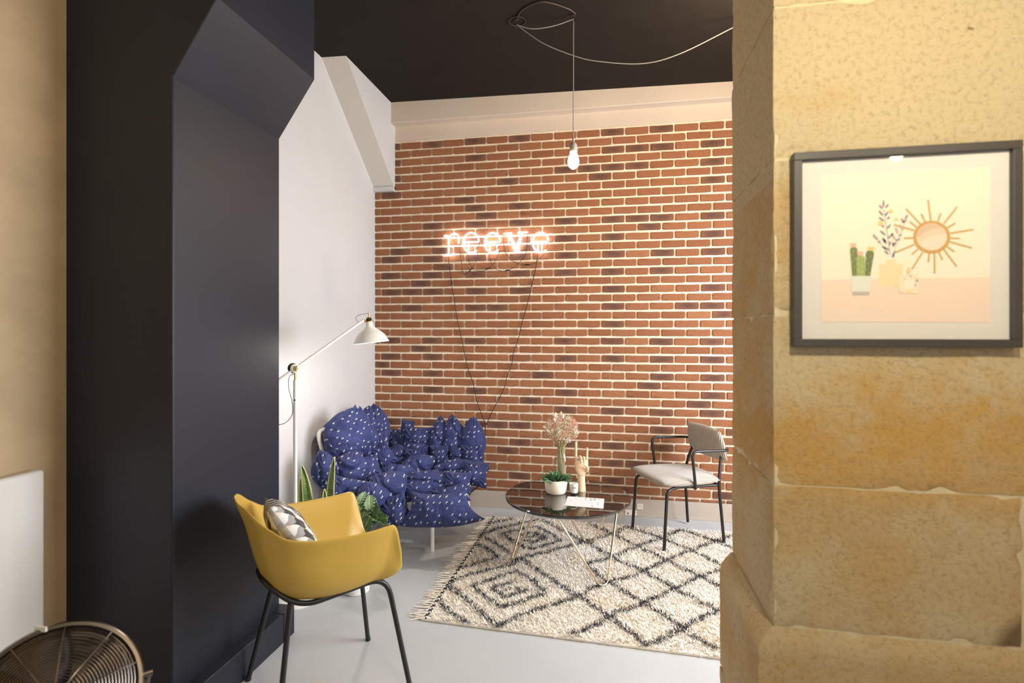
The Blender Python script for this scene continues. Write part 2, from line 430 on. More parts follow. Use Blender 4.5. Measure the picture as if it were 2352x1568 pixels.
for s in specs:
    x, z, sx, sz, dark = s; i = rb.randrange(8); me = BM[i * 2 + int(dark)]
    yo = rb.uniform(-.002, .002); ry = rb.uniform(-.006, .006)
    if id(s) in single:
        o = bpy.data.objects.new('brick', me); C.objects.link(o); o.parent = wall_back
        o.location = (x, YB + yo, z); o.scale = (sx, 1, sz); o.rotation_euler = (0, ry, 0)
    else:
        V = [(x + v.co.x * sx + v.co.z * ry, YB + yo + v.co.y, z + v.co.z * sz - v.co.x * ry) for v in me.vertices]
        restm[dark].add(V, [tuple(p.vertices) for p in me.polygons]); restuv[dark] += [(.5 + v.co.x / (2 * HW), .5 + v.co.z / (2 * HH)) for v in me.vertices]
for d in (False, True):
    o = restm[d].build('bricks', BRICKD if d else BRICK, wall_back, kind='stuff')
    U = restuv[d]; setuv(o, lambda c, i: U[i])
# skirting
MB().box((XL, YB - .024, .0), (2.45, YB + .03, .140)).box((XL, YB - .016, .0), (2.45, YB + .03, .147)).box((XL, YB - .029, 0), (2.45, YB, .022)).build('baseboard_back', SKIRT, kind='structure', smooth=False, bevel=.002)

# left white wall and sloping boxed beam
MB().box((XL - .2, 2.50, -.05), (XL, 4.95, 3.9)).build('wall_left', WHITE, kind='structure', smooth=False)
y0, z1 = 3.74, 2.925
bp = [(y0, 3.76), (YB + .002, z1), (YB + .002, 3.76)]
V = [(XL - .02, y, z) for y, z in bp] + [(XBEAM, y, z) for y, z in bp]
m = MB(); m.add(V, [(0, 1, 4, 3)], 1); m.add(V, [(3, 4, 5), (0, 2, 1), (1, 2, 5, 4), (2, 0, 3, 5)], 0)
o = m.build('trim_1', [WHITE, GREYW], kind='structure', smooth=False); o['label'] = 'sloping boxed beam running down the white wall'
MB().box((XL - .01, YB - .05, z1 - .012), (XBEAM, YB + .003, z1 + .03)).build('beam_foot', WHITE, o, smooth=False)
MB().box((XL, 2.54, 0), (XL + .012, YB - .02, .09)).build('baseboard_left', WHITE, kind='structure', smooth=False, bevel=.002)

# black arch between the rooms
prof = [(-2.3, -.02), (-1.72, -.02), (-1.72, 2.61), (-1.517, 2.905), (-1.517, 3.80), (-2.3, 3.80)]
m = MB(); n = len(prof); Y0, Y1 = 1.836, 2.53
V = [(x, Y0, z) for x, z in prof] + [(x, Y1, z) for x, z in prof]
m.add(V, [tuple(range(n)), tuple(range(n, 2 * n))[::-1]] + [(i, i + n, (i + 1) % n + n, (i + 1) % n) for i in range(n)])
o = m.build('wall_arch', BLACKW, kind='structure', smooth=False, bevel=.007)
MB().box((-1.735, 1.84, 0), (-1.655, 2.468, .147)).build('baseboard_arch', BLACKW, kind='structure', smooth=False, bevel=.003)
MB().box((-1.76, 2.472, 0), (-1.655, 2.563, .147)).box((-1.9, 2.531, 0), (-1.74, 2.563, .147)).build('baseboard_arch_end', BLACKW, kind='structure', smooth=False, bevel=.003)

# beige wall of the near room, its rear wall with a shop window, right side walls
MB().box((-2.5, -2.4, -.05), (-2.232, 1.90, 3.9)).build('wall_near_left', PLAST, kind='structure', smooth=False)
m = MB()
m.box((-2.5, -2.5, -.05), (3, -2.35, .75)); m.box((-2.5, -2.5, 3.05), (3, -2.35, 3.9)); m.box((-2.5, -2.5, .75), (-1.9, -2.35, 3.05)); m.box((1.5, -2.5, .75), (3, -2.35, 3.05))
m.build('wall_front', WHITE, kind='structure', smooth=False)
m = MB()
for x in (-1.9, -.24, 1.42): m.box((x, -2.45, .75), (x + .08, -2.38, 3.05))
for z in (.75, 2.97): m.box((-1.9, -2.45, z), (1.5, -2.38, z + .08))
m.build('window_1', STEELB, kind='structure', smooth=False)
MB().box((1.9, -2.4, -.05), (2.1, 1.9, 3.9)).build('wall_near_right', PLAST, kind='structure', smooth=False)
m = MB(); X0, X1 = 2.40, 2.62
m.box((X0, 1.9, -.05), (X1, 2.10, 3.9)); m.box((X0, 3.90, -.05), (X1, 4.95, 3.9)); m.box((X0, 2.10, -.05), (X1, 3.90, .75)); m.box((X0, 2.10, 2.80), (X1, 3.90, 3.9))
m.build('wall_lounge_right', WHITE, kind='structure', smooth=False)
m = MB()
for y in (2.10, 2.97, 3.84): m.box((X0 + .06, y, .75), (X0 + .11, y + .06, 2.80))
for z in (.75, 2.74): m.box((X0 + .06, 2.10, z), (X0 + .11, 3.90, z + .06))
m.build('window_2', LWHITE, kind='structure', smooth=False)

# stone pier on the right: courses of limestone blocks around a mortar core
PXL, PY0, PY1 = .416, 1.50, 1.99
core = MB(); core.box((PXL + .0055, PY0 + .0045, 0), (2.5, PY1 - .01, 3.78)).build('wall_right', LIME, kind='structure', smooth=False)
wall_right = bpy.data.objects['wall_right']
def stone(a, b, seed, step=.020, rad=.0065, amp=.0035, bevtop=0):
    a = Vector(a); b = Vector(b); d = b - a; n = [max(2, int(round(x / step))) for x in d]
    n = [min(n[0], 60), min(n[1], 24), min(n[2], 44)]
    idx = {}; V = []; F = []
    def vid(i, j, k):
        key = (i, j, k)
        if key not in idx:
            idx[key] = len(V); p = Vector((a.x + d.x * i / n[0], a.y + d.y * j / n[1], a.z + d.z * k / n[2]))
            q = Vector([min(max(p[c], a[c] + rad), b[c] - rad) for c in range(3)])
            e = p - q
            if e.length > 1e-9:
                w_ = mn.noise(Vector((p.x * 9, p.y * 9, p.z * 9 + seed)))
                rr = rad * (1 - .25 * max(0, w_))
                p = q + e.normalized() * rr
                p += e.normalized() * (amp * mn.noise(p * 6 + Vector((seed, 0, 0))) + amp * .45 * mn.noise(p * 26))
                # knocked-off arrises
                cnt = sum(1 for c in range(3) if abs(e[c]) > rad * .3)
                if cnt >= 2: p -= e.normalized() * max(0, mn.noise(p * 17 + Vector((0, seed, 0))) - .14) * .020
            if bevtop and p.z > b.z - .05:
                s = (p.z - (b.z - .05)) / .05
                if p.x < a.x + .06: p.x += s * .038
                if p.y < a.y + .05: p.y += s * .018
            V.append(p)
        return idx[key]
    for ax in range(3):
        u, v = (ax + 1) % 3, (ax + 2) % 3
        for side in (0, n[ax]):
            for i in range(n[u]):
                for j in range(n[v]):
                    def g(x, y):
                        t = [0, 0, 0]; t[ax] = side; t[u] = x; t[v] = y; return vid(*t)
                    q = (g(i, j), g(i + 1, j), g(i + 1, j + 1), g(i, j + 1))
                    F.append(q if side else q[::-1])
    return MB().add(V, F)
zs = [0, .42, .826, 1.197, 1.643, 2.05, 2.45, 2.92, 3.35, 3.74]
cuts = [[1.3, 2.5], [1.15, 1.8, 2.5], [.985, 1.7, 2.5], [1.35, 2.5], [1.1, 1.9, 2.5], [1.3, 2.5], [1.4, 2.5], [1.2, 2.5], [1.3, 2.5]]
for i in range(9):
    x = PXL if i > 1 else .375; ya = PY0 if i > 1 else 1.485
    for k, xe in enumerate(cuts[i]):
        if x > 1.6: break
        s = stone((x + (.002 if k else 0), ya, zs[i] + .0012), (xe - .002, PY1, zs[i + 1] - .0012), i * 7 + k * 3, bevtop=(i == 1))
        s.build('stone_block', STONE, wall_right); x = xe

# ================================================================== RUG
def zr(x, y): return onz(930 + x / 3.0545, 1160 + y / 3.0545, .0)
RC = [(-1.035, 2.795), (-1.010, 4.438), (1.55, 4.42), (1.55, 2.69)]
rug = thing('shaggy_rug', 'cream shaggy wool rug with black diamond lattice pattern under the round table', 'rug', (0, 0, 0))
m = MB(); V = [(x, y, .002) for x, y in RC] + [(x, y, .012) for x, y in RC]
m.add(V, [(0, 1, 2, 3), (7, 6, 5, 4), (0, 4, 5, 1), (1, 5, 6, 2), (2, 6, 7, 3), (3, 7, 4, 0)]).build('rug_base', PILE, rug, smooth=False)
rng = np.random.default_rng(5)
def blades(name, P, L, W, tilt, mat_, zlo=.010):
    n = len(P); az = rng.uniform(0, 2 * np.pi, n); t = rng.normal(tilt, .25, n)
    d = np.stack([np.cos(az) * np.sin(t), np.sin(az) * np.sin(t), np.abs(np.cos(t))], 1)
    sd = np.stack([-np.sin(az), np.cos(az), np.zeros(n)], 1)
    l_ = rng.uniform(L * .6, L * 1.3, n)[:, None]; w_ = rng.uniform(W * .7, W * 1.3, n)[:, None]
    b = np.concatenate([P, np.full((n, 1), zlo)], 1)
    v = np.stack([b - sd * w_ / 2, b + sd * w_ / 2, b + d * l_ * .6 + sd * w_ * .45, b + d * l_ + np.array([[0, 0, -.002]]), b + d * l_ * .6 - sd * w_ * .45], 1).reshape(-1, 3)
    me = bpy.data.meshes.new(name); me.vertices.add(n * 5); me.vertices.foreach_set('co', v.ravel())
    me.loops.add(n * 5); me.loops.foreach_set('vertex_index', np.arange(n * 5)); me.polygons.add(n)
    me.polygons.foreach_set('loop_start', np.arange(n) * 5); me.polygons.foreach_set('loop_total', np.full(n, 5))
    me.update(calc_edges=True); me.materials.append(mat_)
    o = bpy.data.objects.new(name, me); C.objects.link(o); o.parent = rug; o['kind'] = 'stuff'; return o
N = 120000
u = rng.uniform(0, 1, N); v = rng.uniform(0, 1, N)
c0, c1, c2, c3 = [np.array(c) for c in RC]
P = (c0[None] * (1 - u)[:, None] + c3[None] * u[:, None]) * (1 - v)[:, None] + (c1[None] * (1 - u)[:, None] + c2[None] * u[:, None]) * v[:, None]
P[:, 0] += .045 * (1 - (P[:, 0] + 1.03) / 2.58); P = P[P[:, 0] < 1.55]
blades('pile', P, .026, .0042, .95, PILE)
LINES = [[(570, 150), (770, 110)], [(530, 225), (650, 185), (830, 140), (945, 115)], [(525, 230), (650, 290), (755, 372)],
 [(960, 120), (1090, 185), (1230, 262), (1290, 285), (1430, 372), (1480, 395), (1660, 480), (1880, 590), (1960, 645), (2190, 760)],
 [(765, 400), (800, 395), (1000, 350), (1150, 305), (1300, 262), (1470, 222), (1560, 168)],
 [(690, 215), (920, 165), (1000, 205), (1095, 265), (890, 330), (770, 285), (690, 215)], [(800, 232), (920, 205), (1000, 250), (890, 285), (830, 262)], [(850, 245), (940, 225), (950, 255)],
 [(505, 290), (580, 325), (655, 385), (500, 430), (375, 470)], [(300, 570), (450, 510), (550, 485), (750, 440), (800, 400), (840, 412)],
 [(300, 580), (450, 700), (560, 800), (655, 875), (820, 790), (1000, 735), (1160, 685), (1225, 660)],
 [(840, 412), (1000, 520), (1100, 590), (1225, 660)], [(480, 582), (600, 545), (780, 485), (900, 545), (985, 640), (820, 700), (680, 745), (560, 660), (480, 582)],
 [(770, 552), (615, 602), (700, 668), (865, 622), (780, 605)], [(700, 605), (740, 612)], [(220, 665), (290, 750), (370, 805), (435, 848)],
 [(1225, 660), (1300, 610), (1450, 560), (1650, 500), (1850, 400), (2020, 332), (2190, 270), (2275, 240)],
 [(1225, 660), (1420, 800), (1540, 880), (1690, 1005)], [(1160, 930), (1250, 905), (1400, 835), (1440, 790), (1650, 730), (1720, 690), (1880, 620), (2050, 530), (2200, 480)],
 [(1690, 1010), (1820, 965), (1920, 905), (1950, 885), (2030, 840), (2190, 770), (2300, 720)], [(1270, 435), (1400, 540), (1460, 575), (1580, 650), (1700, 725), (1900, 850), (1950, 888), (2050, 960), (2190, 1030)],
 [(1270, 435), (1460, 385), (1640, 305), (1800, 250), (1940, 190), (2180, 270), (2300, 320)], [(1290, 142), (1480, 232), (1630, 305), (1830, 400), (1920, 450), (2080, 520), (2200, 590), (2400, 700)],
 [(1560, 168), (1780, 240), (2010, 332), (2200, 430), (2400, 530)], [(2200, 480), (2400, 420)], [(2275, 240), (2500, 190)], [(2300, 720), (2600, 620)]]
BP = []
for ln in LINES:
    W_ = [zr(*p) for p in ln]
    for a, b in zip(W_, W_[1:]):
        L_ = (b - a).length; k = int(L_ * 520)
        ph = rng.uniform(0, 6)
        for _ in range(k):
            t = rng.uniform(); q = a.lerp(b, t)
            wob = .005 * math.sin(t * L_ * 55 + ph) + rng.normal(0, .0045)
            dd = (b - a).normalized(); BP.append((q.x - dd.y * wob, q.y + dd.x * wob))
BP = np.array(BP); BP = BP[(BP[:, 0] < 1.54) & (BP[:, 1] < 4.43) & (BP[:, 1] > 2.70) & (BP[:, 0] > -1.0)]
blades('lattice_pile', BP, .030, .0040, 1.15, PILEB, .017)
# braid along the fringe end, tassels
e0, e1 = Vector((RC[0][0], RC[0][1], .014)), Vector((RC[1][0], RC[1][1], .014))
br = MB(); K = 64
for i in range(K):
    for s in (-1, 1):
        a = e0.lerp(e1, i / K) + Vector((.022 + s * .009, 0, .001)); b = e0.lerp(e1, (i + .75) / K) + Vector((.022 - s * .009, 0, .003))
        br.tube([a, (a + b) / 2 + Vector((0, 0, .003)), b], [.0028, .0042, .0028], 5, mi=0 if s > 0 else (0 if i % 2 else 1))
br.build('braid', [PILEB, PILE], rug, kind='stuff')
rt = random.Random(4)
for i in range(58):
    p = e0.lerp(e1, (i + .5) / 58); t = MB()
    for k in range(3):
        L_ = rt.uniform(.05, .10); dy = rt.uniform(-.03, .03)
        t.tube([p + Vector((.008, rt.uniform(-.008, .008), -.004)), p + Vector((-L_ * .5, dy * .4, -.006)), p + Vector((-L_, dy, -.010))], [.004, .003, .0012], 5)
    t.build('tassel', PILE, rug)

# ================================================================== YELLOW ARMCHAIR
YC = thing('bucket_armchair', 'mustard yellow plastic bucket armchair on black tubular legs, in front of the black arch', 'chair', (-1.2625, 2.219, 0), R(45))
rim_half = [(-.350, 0, .930), (-.347, .05, .927), (-.333, .105, .918), (-.315, .155, .892), (-.280, .192, .840), (-.225, .232, .790), (-.13, .258, .768), (-.01, .270, .762), (.10, .275, .764), (.165, .274, .770),
            (.192, .272, .765), (.208, .270, .735), (.222, .264, .67), (.240, .254, .60), (.252, .236, .560), (.258, .19, .540), (.262, .12, .530), (.264, 0, .527)]
rimL = crom(rim_half, 4)
loop = rimL + [Vector((p.x, -p.y, p.z)) for p in rimL[-2:0:-1]]
n = len(loop); NV = 14; V = []
for p in loop:
    ang = math.atan2(p.y * 1.05, p.x + .02)
    q = Vector((.160 * math.cos(ang) - .02, .150 * math.sin(ang), .482))
    front = max(0, min(1, (p.x - .20) / .08)); wall = (p.z - .55) / .4
    ctrl = Vector((p.x * .92, p.y * .95, .476 + .030 * front))
    if p.x < 0: ctrl.x = p.x * .90 + .01
    for k in range(NV + 1):
        t = k / NV; b = p * (1 - t) ** 2 + ctrl * 2 * t * (1 - t) + q * t * t
        bk = min(1, max(0, (-p.x - .26) / .08)); lip = math.exp(-(t / (.07 + .05 * bk)) ** 2) * (.015 + .016 * bk) * min(1, max(0, wall * 4)); b = b - Vector((0, 0, .022 * bk * math.exp(-(t / .05) ** 2)))
        rad = Vector((p.x, p.y, 0)).normalized(); V.append(b + rad * lip)
V.append(Vector((-.02, 0, .476)))
F = []
for i in range(n):
    i2 = (i + 1) % n
    for k in range(NV): F.append((i * (NV + 1) + k, i * (NV + 1) + k + 1, i2 * (NV + 1) + k + 1, i2 * (NV + 1) + k))
    F.append((i * (NV + 1) + NV, n * (NV + 1), i2 * (NV + 1) + NV))
o = MB().add(V, F).build('seat_shell', YEL, YC)
sd = o.modifiers.new('s', 'SOLIDIFY'); sd.thickness = .009; sd.offset = 0
sb = o.modifiers.new('ss', 'SUBSURF'); sb.levels = 1; sb.render_levels = 1
def yl(wx, wy, z):   # world -> chair local
    v = Matrix.Rotation(-R(45), 3, 'Z') @ Vector((wx + 1.2625, wy - 2.219, z)); return v
Af, Bf, Cf, Df = yl(-1.637, 2.174, 0), yl(-1.293, 1.885, 0), yl(-1.24, 2.57, 0), yl(-.88, 2.246, 0)
ringp = fillet([Cf + Vector((0, 0, .004)), Vector((.200, .195, .512)), Vector((-.165, .175, .468)), Vector((-.285, .10, .570)), Vector((-.285, -.10, .570)), Vector((-.165, -.175, .468)), Vector((.200, -.195, .512)), Df + Vector((0, 0, .004))], .09, 8)
MB().tube(ringp, .0115, 12).build('frame_tube', STEELB, YC)
MB().tube([Af + Vector((0, 0, .004)), Vector((-.195, .155, .490))], .0115, 12).build('leg', STEELB, YC)
MB().tube([Bf + Vector((0, 0, .004)), Vector((-.195, -.155, .490))], .0115, 12).build('leg', STEELB, YC)
for p in (Af, Bf, Cf, Df):
    MB().lathe([(.0125, 0), (.0135, .004), (.0125, .016)], 14, c=p).build('foot_cap', RUBB, YC)
for p in ((.14, -.188), (-.05, -.18), (.14, .188), (-.05, .18)):
    MB().tube([(p[0] - .015, p[1], .500 + .12 * (p[0] - .05)), (p[0] + .015, p[1], .504 + .12 * (p[0] - .05))], .007, 8).build('spacer', LWHITE, YC)

# pillow mesh
def pillow(name, w_, h_, t_, mat_, parent=None, seed=0, k=.10, wr=.012, N=34, creases=1.0, pinch=.0, leaf=False, big=False):
    V = []; F = []; UV = []
    for side in (1, -1):
        for i in range(N + 1):
            for j in range(N + 1):
                u = -1 + 2 * i / N; v = -1 + 2 * j / N
                u_ = math.copysign(abs(u) ** .85, u); v_ = math.copysign(abs(v) ** .85, v)
                x = u_ * w_ / 2 * (1 - k * (1 - v_ * v_)); z = v_ * h_ / 2 * (1 - k * (1 - u_ * u_))
                if leaf:
                    pw = (1 - abs(v_) ** 1.7) ** .78 * .93 + .07
                    x = u_ * w_ / 2 * pw; z = v_ * h_ / 2 * (1 + .06 * (1 - abs(u_)))
                if big: x *= 1 - .22 * v_; z *= 1 + (.75 * (1 - u_ * u_) if v_ < 0 else -.1 * (1 - u_ * u_))
                e = max(0, (1 - u_ * u_) * (1 - v_ * v_)); th = t_ / 2 * e ** (.5 if leaf else .42) * (1.15 if leaf else 1)
                p = Vector((x + seed * 3.1, z, side * 2.0 + seed))
                c = mn.noise(p * 9) * wr + mn.noise(p * 21) * wr * .5
                ang = math.atan2(v_, u_); rr = min(1, math.hypot(u_, v_)) 
                c += creases * wr * .9 * math.sin(ang * 17 + 4 * mn.noise(p * 5) + seed) * rr ** 3 * (1 if e > 0 else 0)
                fo = mn.noise(Vector((x * 7.5 + seed * 5, z * 4.2, seed + side))); c -= wr * 1.5 * max(0, .16 - abs(fo)) / .16 * creases
                if pinch: c -= pinch * math.exp(-(v_ / .12) ** 2) * (.6 + .6 * mn.noise(p * 4))
                f = min(1, e * 3.5)
                V.append((x + wr * .5 * mn.noise(p * 7 + Vector((5, 5, 5))), -side * (th + c * f), z + wr * .5 * mn.noise(p * 7 + Vector((9, 1, 2)))))
                UV.append((x + seed * .37 + side * 3, z + seed * .21))
    M1 = (N + 1) ** 2
    def cid(s, i, j):
        if s == 1 and (i in (0, N) or j in (0, N)): return i * (N + 1) + j
        return s * M1 + i * (N + 1) + j
    for s in (0, 1):
        for i in range(N):
            for j in range(N):
                q = (cid(s, i, j), cid(s, i + 1, j), cid(s, i + 1, j + 1), cid(s, i, j + 1)); F.append(q if s == 0 else q[::-1])
    used = sorted(set(i for f in F for i in f)); mp = {a: b for b, a in enumerate(used)}
    mb = MB().add([V[i] for i in used], [tuple(mp[i] for i in f) for f in F]); U = [UV[i] for i in used]
    o = mb.build(name, mat_, parent); o.data.set_sharp_from_angle(angle=R(180)); 
    setuv(o, lambda c, i: U[i]); return o
cz = pillow('throw_cushion', .34, .33, .14, CUSH, None, 3, .06, .006, 24, .3)
tag(cz, 'small cushion with grey, white and cream geometric print resting in the yellow armchair', 'cushion')
lm = Matrix.Translation((-1.2625, 2.219, 0)) @ Matrix.Rotation(R(45), 4, 'Z') @ Matrix.Translation((-.165, -.035, .735)) @ Matrix.Rotation(R(90), 4, 'Z') @ Matrix.Rotation(R(-34), 4, 'X') @ Matrix.Rotation(R(12), 4, 'Y')
cz.matrix_world = lm

# ================================================================== CORNER SOFA (white wire frame) + BLUE CUSHIONS
sofa = thing('wire_corner_seat', 'white tubular corner seat frame with wire mesh backs under the navy cushion', 'sofa', (-1.7, 4.1, 0))
L0 = Vector((-1.7, 4.1, 0))
def sp(name, mb, mat_=LWHITE, **k):
    mb.v = [tuple(Vector(v) - L0) for v in mb.v]; return mb.build(name, mat_, sofa, **k)
sx0, sx1, sy0, sy1, sz = -2.00, -1.285, 3.66, 4.56, .36
sp('seat_frame', MB().tube(fillet([(sx0, sy0, sz), (sx1, sy0, sz), (sx1, sy1, sz), (sx0, sy1, sz)], .05, 5, True), .015, 12, True))
m = MB()
for i in range(1, 15): y = sy0 + (sy1 - sy0) * i / 15; m.tube([(sx0, y, sz + .008), (sx1, y, sz + .008)], .0028, 6)
for i in range(1, 8): x = sx0 + (sx1 - sx0) * i / 8; m.tube([(x, sy0, sz + .004), (x, sy1, sz + .004)], .0035, 6)
sp('seat_mesh', m)
def bp_(s, t):  # left back plane: s along y, t up
    return Vector((-1.99 - .15 * t, 3.60 + s * .93, .36 + .495 * t))
def bq_(s, t):  # rear back plane
    return Vector((-1.98 + s * .70, 4.575 + .09 * t, .36 + .325 * t))
for nm, fn, ns, nt in (('left_back', bp_, 14, 8), ('rear_back', bq_, 11, 6)):
    fr = fillet([fn(0, 0), fn(0, 1), fn(1, 1), fn(1, 0)], .07, 7)
    sp('back_frame', MB().tube(fr, .015, 12))
    m = MB()
    for i in range(1, ns): m.tube([fn(i / ns, .01), fn(i / ns, .99)], .0028, 6)
    for i in range(1, nt): m.tube([fn(.01, i / nt), fn(.99, i / nt)], .0028, 6)
    sp('back_mesh', m)
for (a, b) in (((-1.285, 3.70), (-1.282, 3.70)), ((-1.285, 4.52), (-1.259, 4.62)), ((-1.99, 3.70), (-1.99, 3.68)), ((-1.99, 4.52), (-1.99, 4.60))):
    sp('leg', MB().tube([(a[0], a[1], sz), (b[0], b[1], .012)], .014, 12).lathe([(.0145, 0), (.0145, .014)], 12, c=(b[0], b[1], 0)))
sp('brace', MB().tube([(-1.282, 3.70, .15), (-1.284, 3.98, sz)], .008, 10))
sp('brace', MB().tube([(-1.272, 4.60, .16), (-1.284, 4.25, sz)], .008, 10))
sp('brace', MB().tube([(-1.272, 4.60, .12), (-1.99, 4.60, .12)], .008, 10))

cu = thing('quilted_cushion', 'navy blue quilted cushion of puffed pointed lobes with white dashes, on the wire seat', 'cushion', (-1.7, 4.1, .37))
LC = Vector((-1.7, 4.1, .37))
def lobe(px, py, t, wpx, hpx, th, roll=0, yaw=0, pitch=0, seed=0, **k):
    w_ = wpx * t / FPX; h_ = hpx * t / FPX
    o = pillow('pillow_lobe', w_ * (1.08 if k.get('leaf') else 1), h_ * (1.06 if k.get('leaf') else 1), th, BLUE, cu, seed, **k)
    M = Matrix.Translation(at(px, py, t) - LC) @ Matrix.Rotation(AN + R(yaw), 4, 'Z') @ Matrix.Rotation(R(pitch), 4, 'X') @ Matrix.Rotation(-R(roll), 4, 'Y')
    o.matrix_basis = M; return o
LOB = [  # px, py, depth, w, h, thick, roll(cw), yaw, pitch
 (800, 1000, 3.98, 106, 128, .20, -26, 35, -8), (774, 990, 4.12, 60, 62, .12, -20, 35, 0), (806, 984, 4.08, 84, 74, .13, 38, 30, 0), (843, 991, 4.28, 70, 108, .16, -8, 30, -8), (866, 986, 4.40, 58, 108, .14, 6, 25, -5),
 (838, 1015, 4.10, 60, 100, .13, -10, 30, 0), (796, 1040, 3.92, 80, 70, .15, 10, 30, 0), (868, 1030, 4.20, 60, 80, .12, 10, 30, 0),
 (915, 1012, 4.62, 68, 62, .12, 4, 5, -5), (958, 1016, 4.52, 70, 80, .16, -6, 0, -8), (935, 985, 4.6, 34, 44, .08, -10, 0, 0), (1008, 1008, 4.52, 44, 96, .15, -5, 0, -8), (1043, 1006, 4.50, 52, 98, .16, 6, -3, -8), (1083, 1019, 4.48, 64, 112, .17, -2, -8, -8),
 (1012, 1046, 4.42, 46, 52, .14, 5, 0, -5), (1050, 1048, 4.42, 40, 52, .13, 0, 0, -5), (1086, 1048, 4.40, 60, 56, .15, 0, 0, -5), (960, 1050, 4.45, 62, 50, .14, 10, 0, 0), (914, 1046, 4.48, 60, 46, .12, 0, 10, 0),
 (882, 1048, 4.12, 48, 62, .12, 32, 20, -8), (747, 1082, 3.66, 58, 92, .14, 12, 30, 0), (806, 1076, 3.76, 78, 76, .18, -18, 20, -10), (845, 1074, 3.95, 60, 60, .14, 12, 20, -20),
 (950, 1076, 4.12, 100, 50, .17, 27, 0, -15), (1048, 1080, 4.16, 146, 46, .15, 5, 0, -15), (1092, 1090, 4.08, 62, 58, .16, -6, 0, -15),
 (905, 1092, 4.02, 96, 50, .15, 8, 0, -25), (1000, 1110, 3.96, 160, 54, .17, -7, 0, -20), (1052, 1108, 3.92, 66, 52, .18, -4, 0, -10), (960, 1128, 3.86, 80, 44, .14, 10, 0, -15),
 (884, 1128, 3.70, 112, 80, .20, 38, 0, -5), (800, 1120, 3.62, 96, 48, .15, -14, 10, -10), (850, 1142, 3.60, 84, 66, .16, 10, 5, 0), (775, 1130, 3.60, 60, 60, .14, 0, 10, 0),
 (908, 1172, 3.62, 66, 84, .16, 14, 0, 8), (868, 1172, 3.64, 76, 64, .14, 0, 0, 5), (1035, 1138, 3.76, 90, 44, .13, 14, 0, -15), (1010, 1160, 3.62, 168, 70, .18, 3, 0, -15)]
LEAFY = {0, 1, 3, 4, 5, 11, 12, 13, 18, 20, 21, 23, 24, 26, 27, 30, 32}
for i, l in enumerate(LOB):
    big = l[3] > 160
    lobe(*l[:6], *l[6:9], seed=i * 1.7 + .3, k=.22 if big else (.10 if l[4] > 90 else .16), wr=.009 if big else .0125, creases=.6 if big else 1.0, pinch=0 if (big or i % 3) else .022, leaf=(i in LEAFY), big=big)
b = MB(); b.box((-1.96, 3.70, .375), (-1.34, 4.50, .47))
b.v = [tuple(Vector(v) - LC) for v in b.v]
o = b.build('under_pad', BLUE, cu, bevel=.04, seg=4); setuv(o, lambda c, i: (c.x, c.y + c.z))
b = MB()
V = [bp_(.12, .1) + Vector((.03, 0, 0)), bp_(.95, .1) + Vector((.03, 0, 0)), bp_(.95, .72) + Vector((.03, 0, 0)), bp_(.12, .72) + Vector((.03, 0, 0))]; V2 = [v + Vector((.09, 0, .02)) for v in V]
b.add([v - LC for v in V + V2], [(0, 1, 2, 3), (7, 6, 5, 4), (0, 4, 5, 1), (1, 5, 6, 2), (2, 6, 7, 3), (3, 7, 4, 0)])
V = [bq_(.1, .1) + Vector((0, -.03, 0)), bq_(.97, .1) + Vector((0, -.03, 0)), bq_(.97, .85) + Vector((0, -.03, 0)), bq_(.1, .85) + Vector((0, -.03, 0))]; V2 = [v + Vector((0, -.09, .0)) for v in V]
b.add([v - LC for v in V + V2], [(3, 2, 1, 0), (4, 5, 6, 7), (1, 5, 4, 0), (2, 6, 5, 1), (3, 7, 6, 2), (0, 4, 7, 3)])
o = b.build('back_pad', BLUE, cu, bevel=.03, seg=4); setuv(o, lambda c, i: (c.x + c.y, c.z))

# ================================================================== ROUND TABLE
TC = Vector((-.296, 3.644, 0)); TZ = .48; TR = .425
tb = thing('round_coffee_table', 'round black glass coffee table on three V shaped chrome legs standing on the rug', 'table', TC)
MB().lathe([(0, TZ - .018), (TR - .003, TZ - .018), (TR, TZ - .015), (TR, TZ - .003), (TR - .003, TZ), (0, TZ)], 96).build('table_top', TGLASS, tb)
MB().tube([(.345 * math.cos(a), .345 * math.sin(a), TZ - .025) for a in [2 * math.pi * i / 64 for i in range(64)]], .006, 8, True).build('ring', BRASS, tb)
for a in (190, 310, 70.5):
    def pc(r, d, z): return (r * math.cos(R(d)), r * math.sin(R(d)), z)
    pts = fillet([pc(.338, a - 48, TZ - .024), pc(.385, a - 4.5, .024), pc(.385, a + 4.5, .024), pc(.338, a + 48, TZ - .024)], .035, 7)
    MB().tube(pts, .0072, 10).build('hairpin_leg', BRASS, tb)

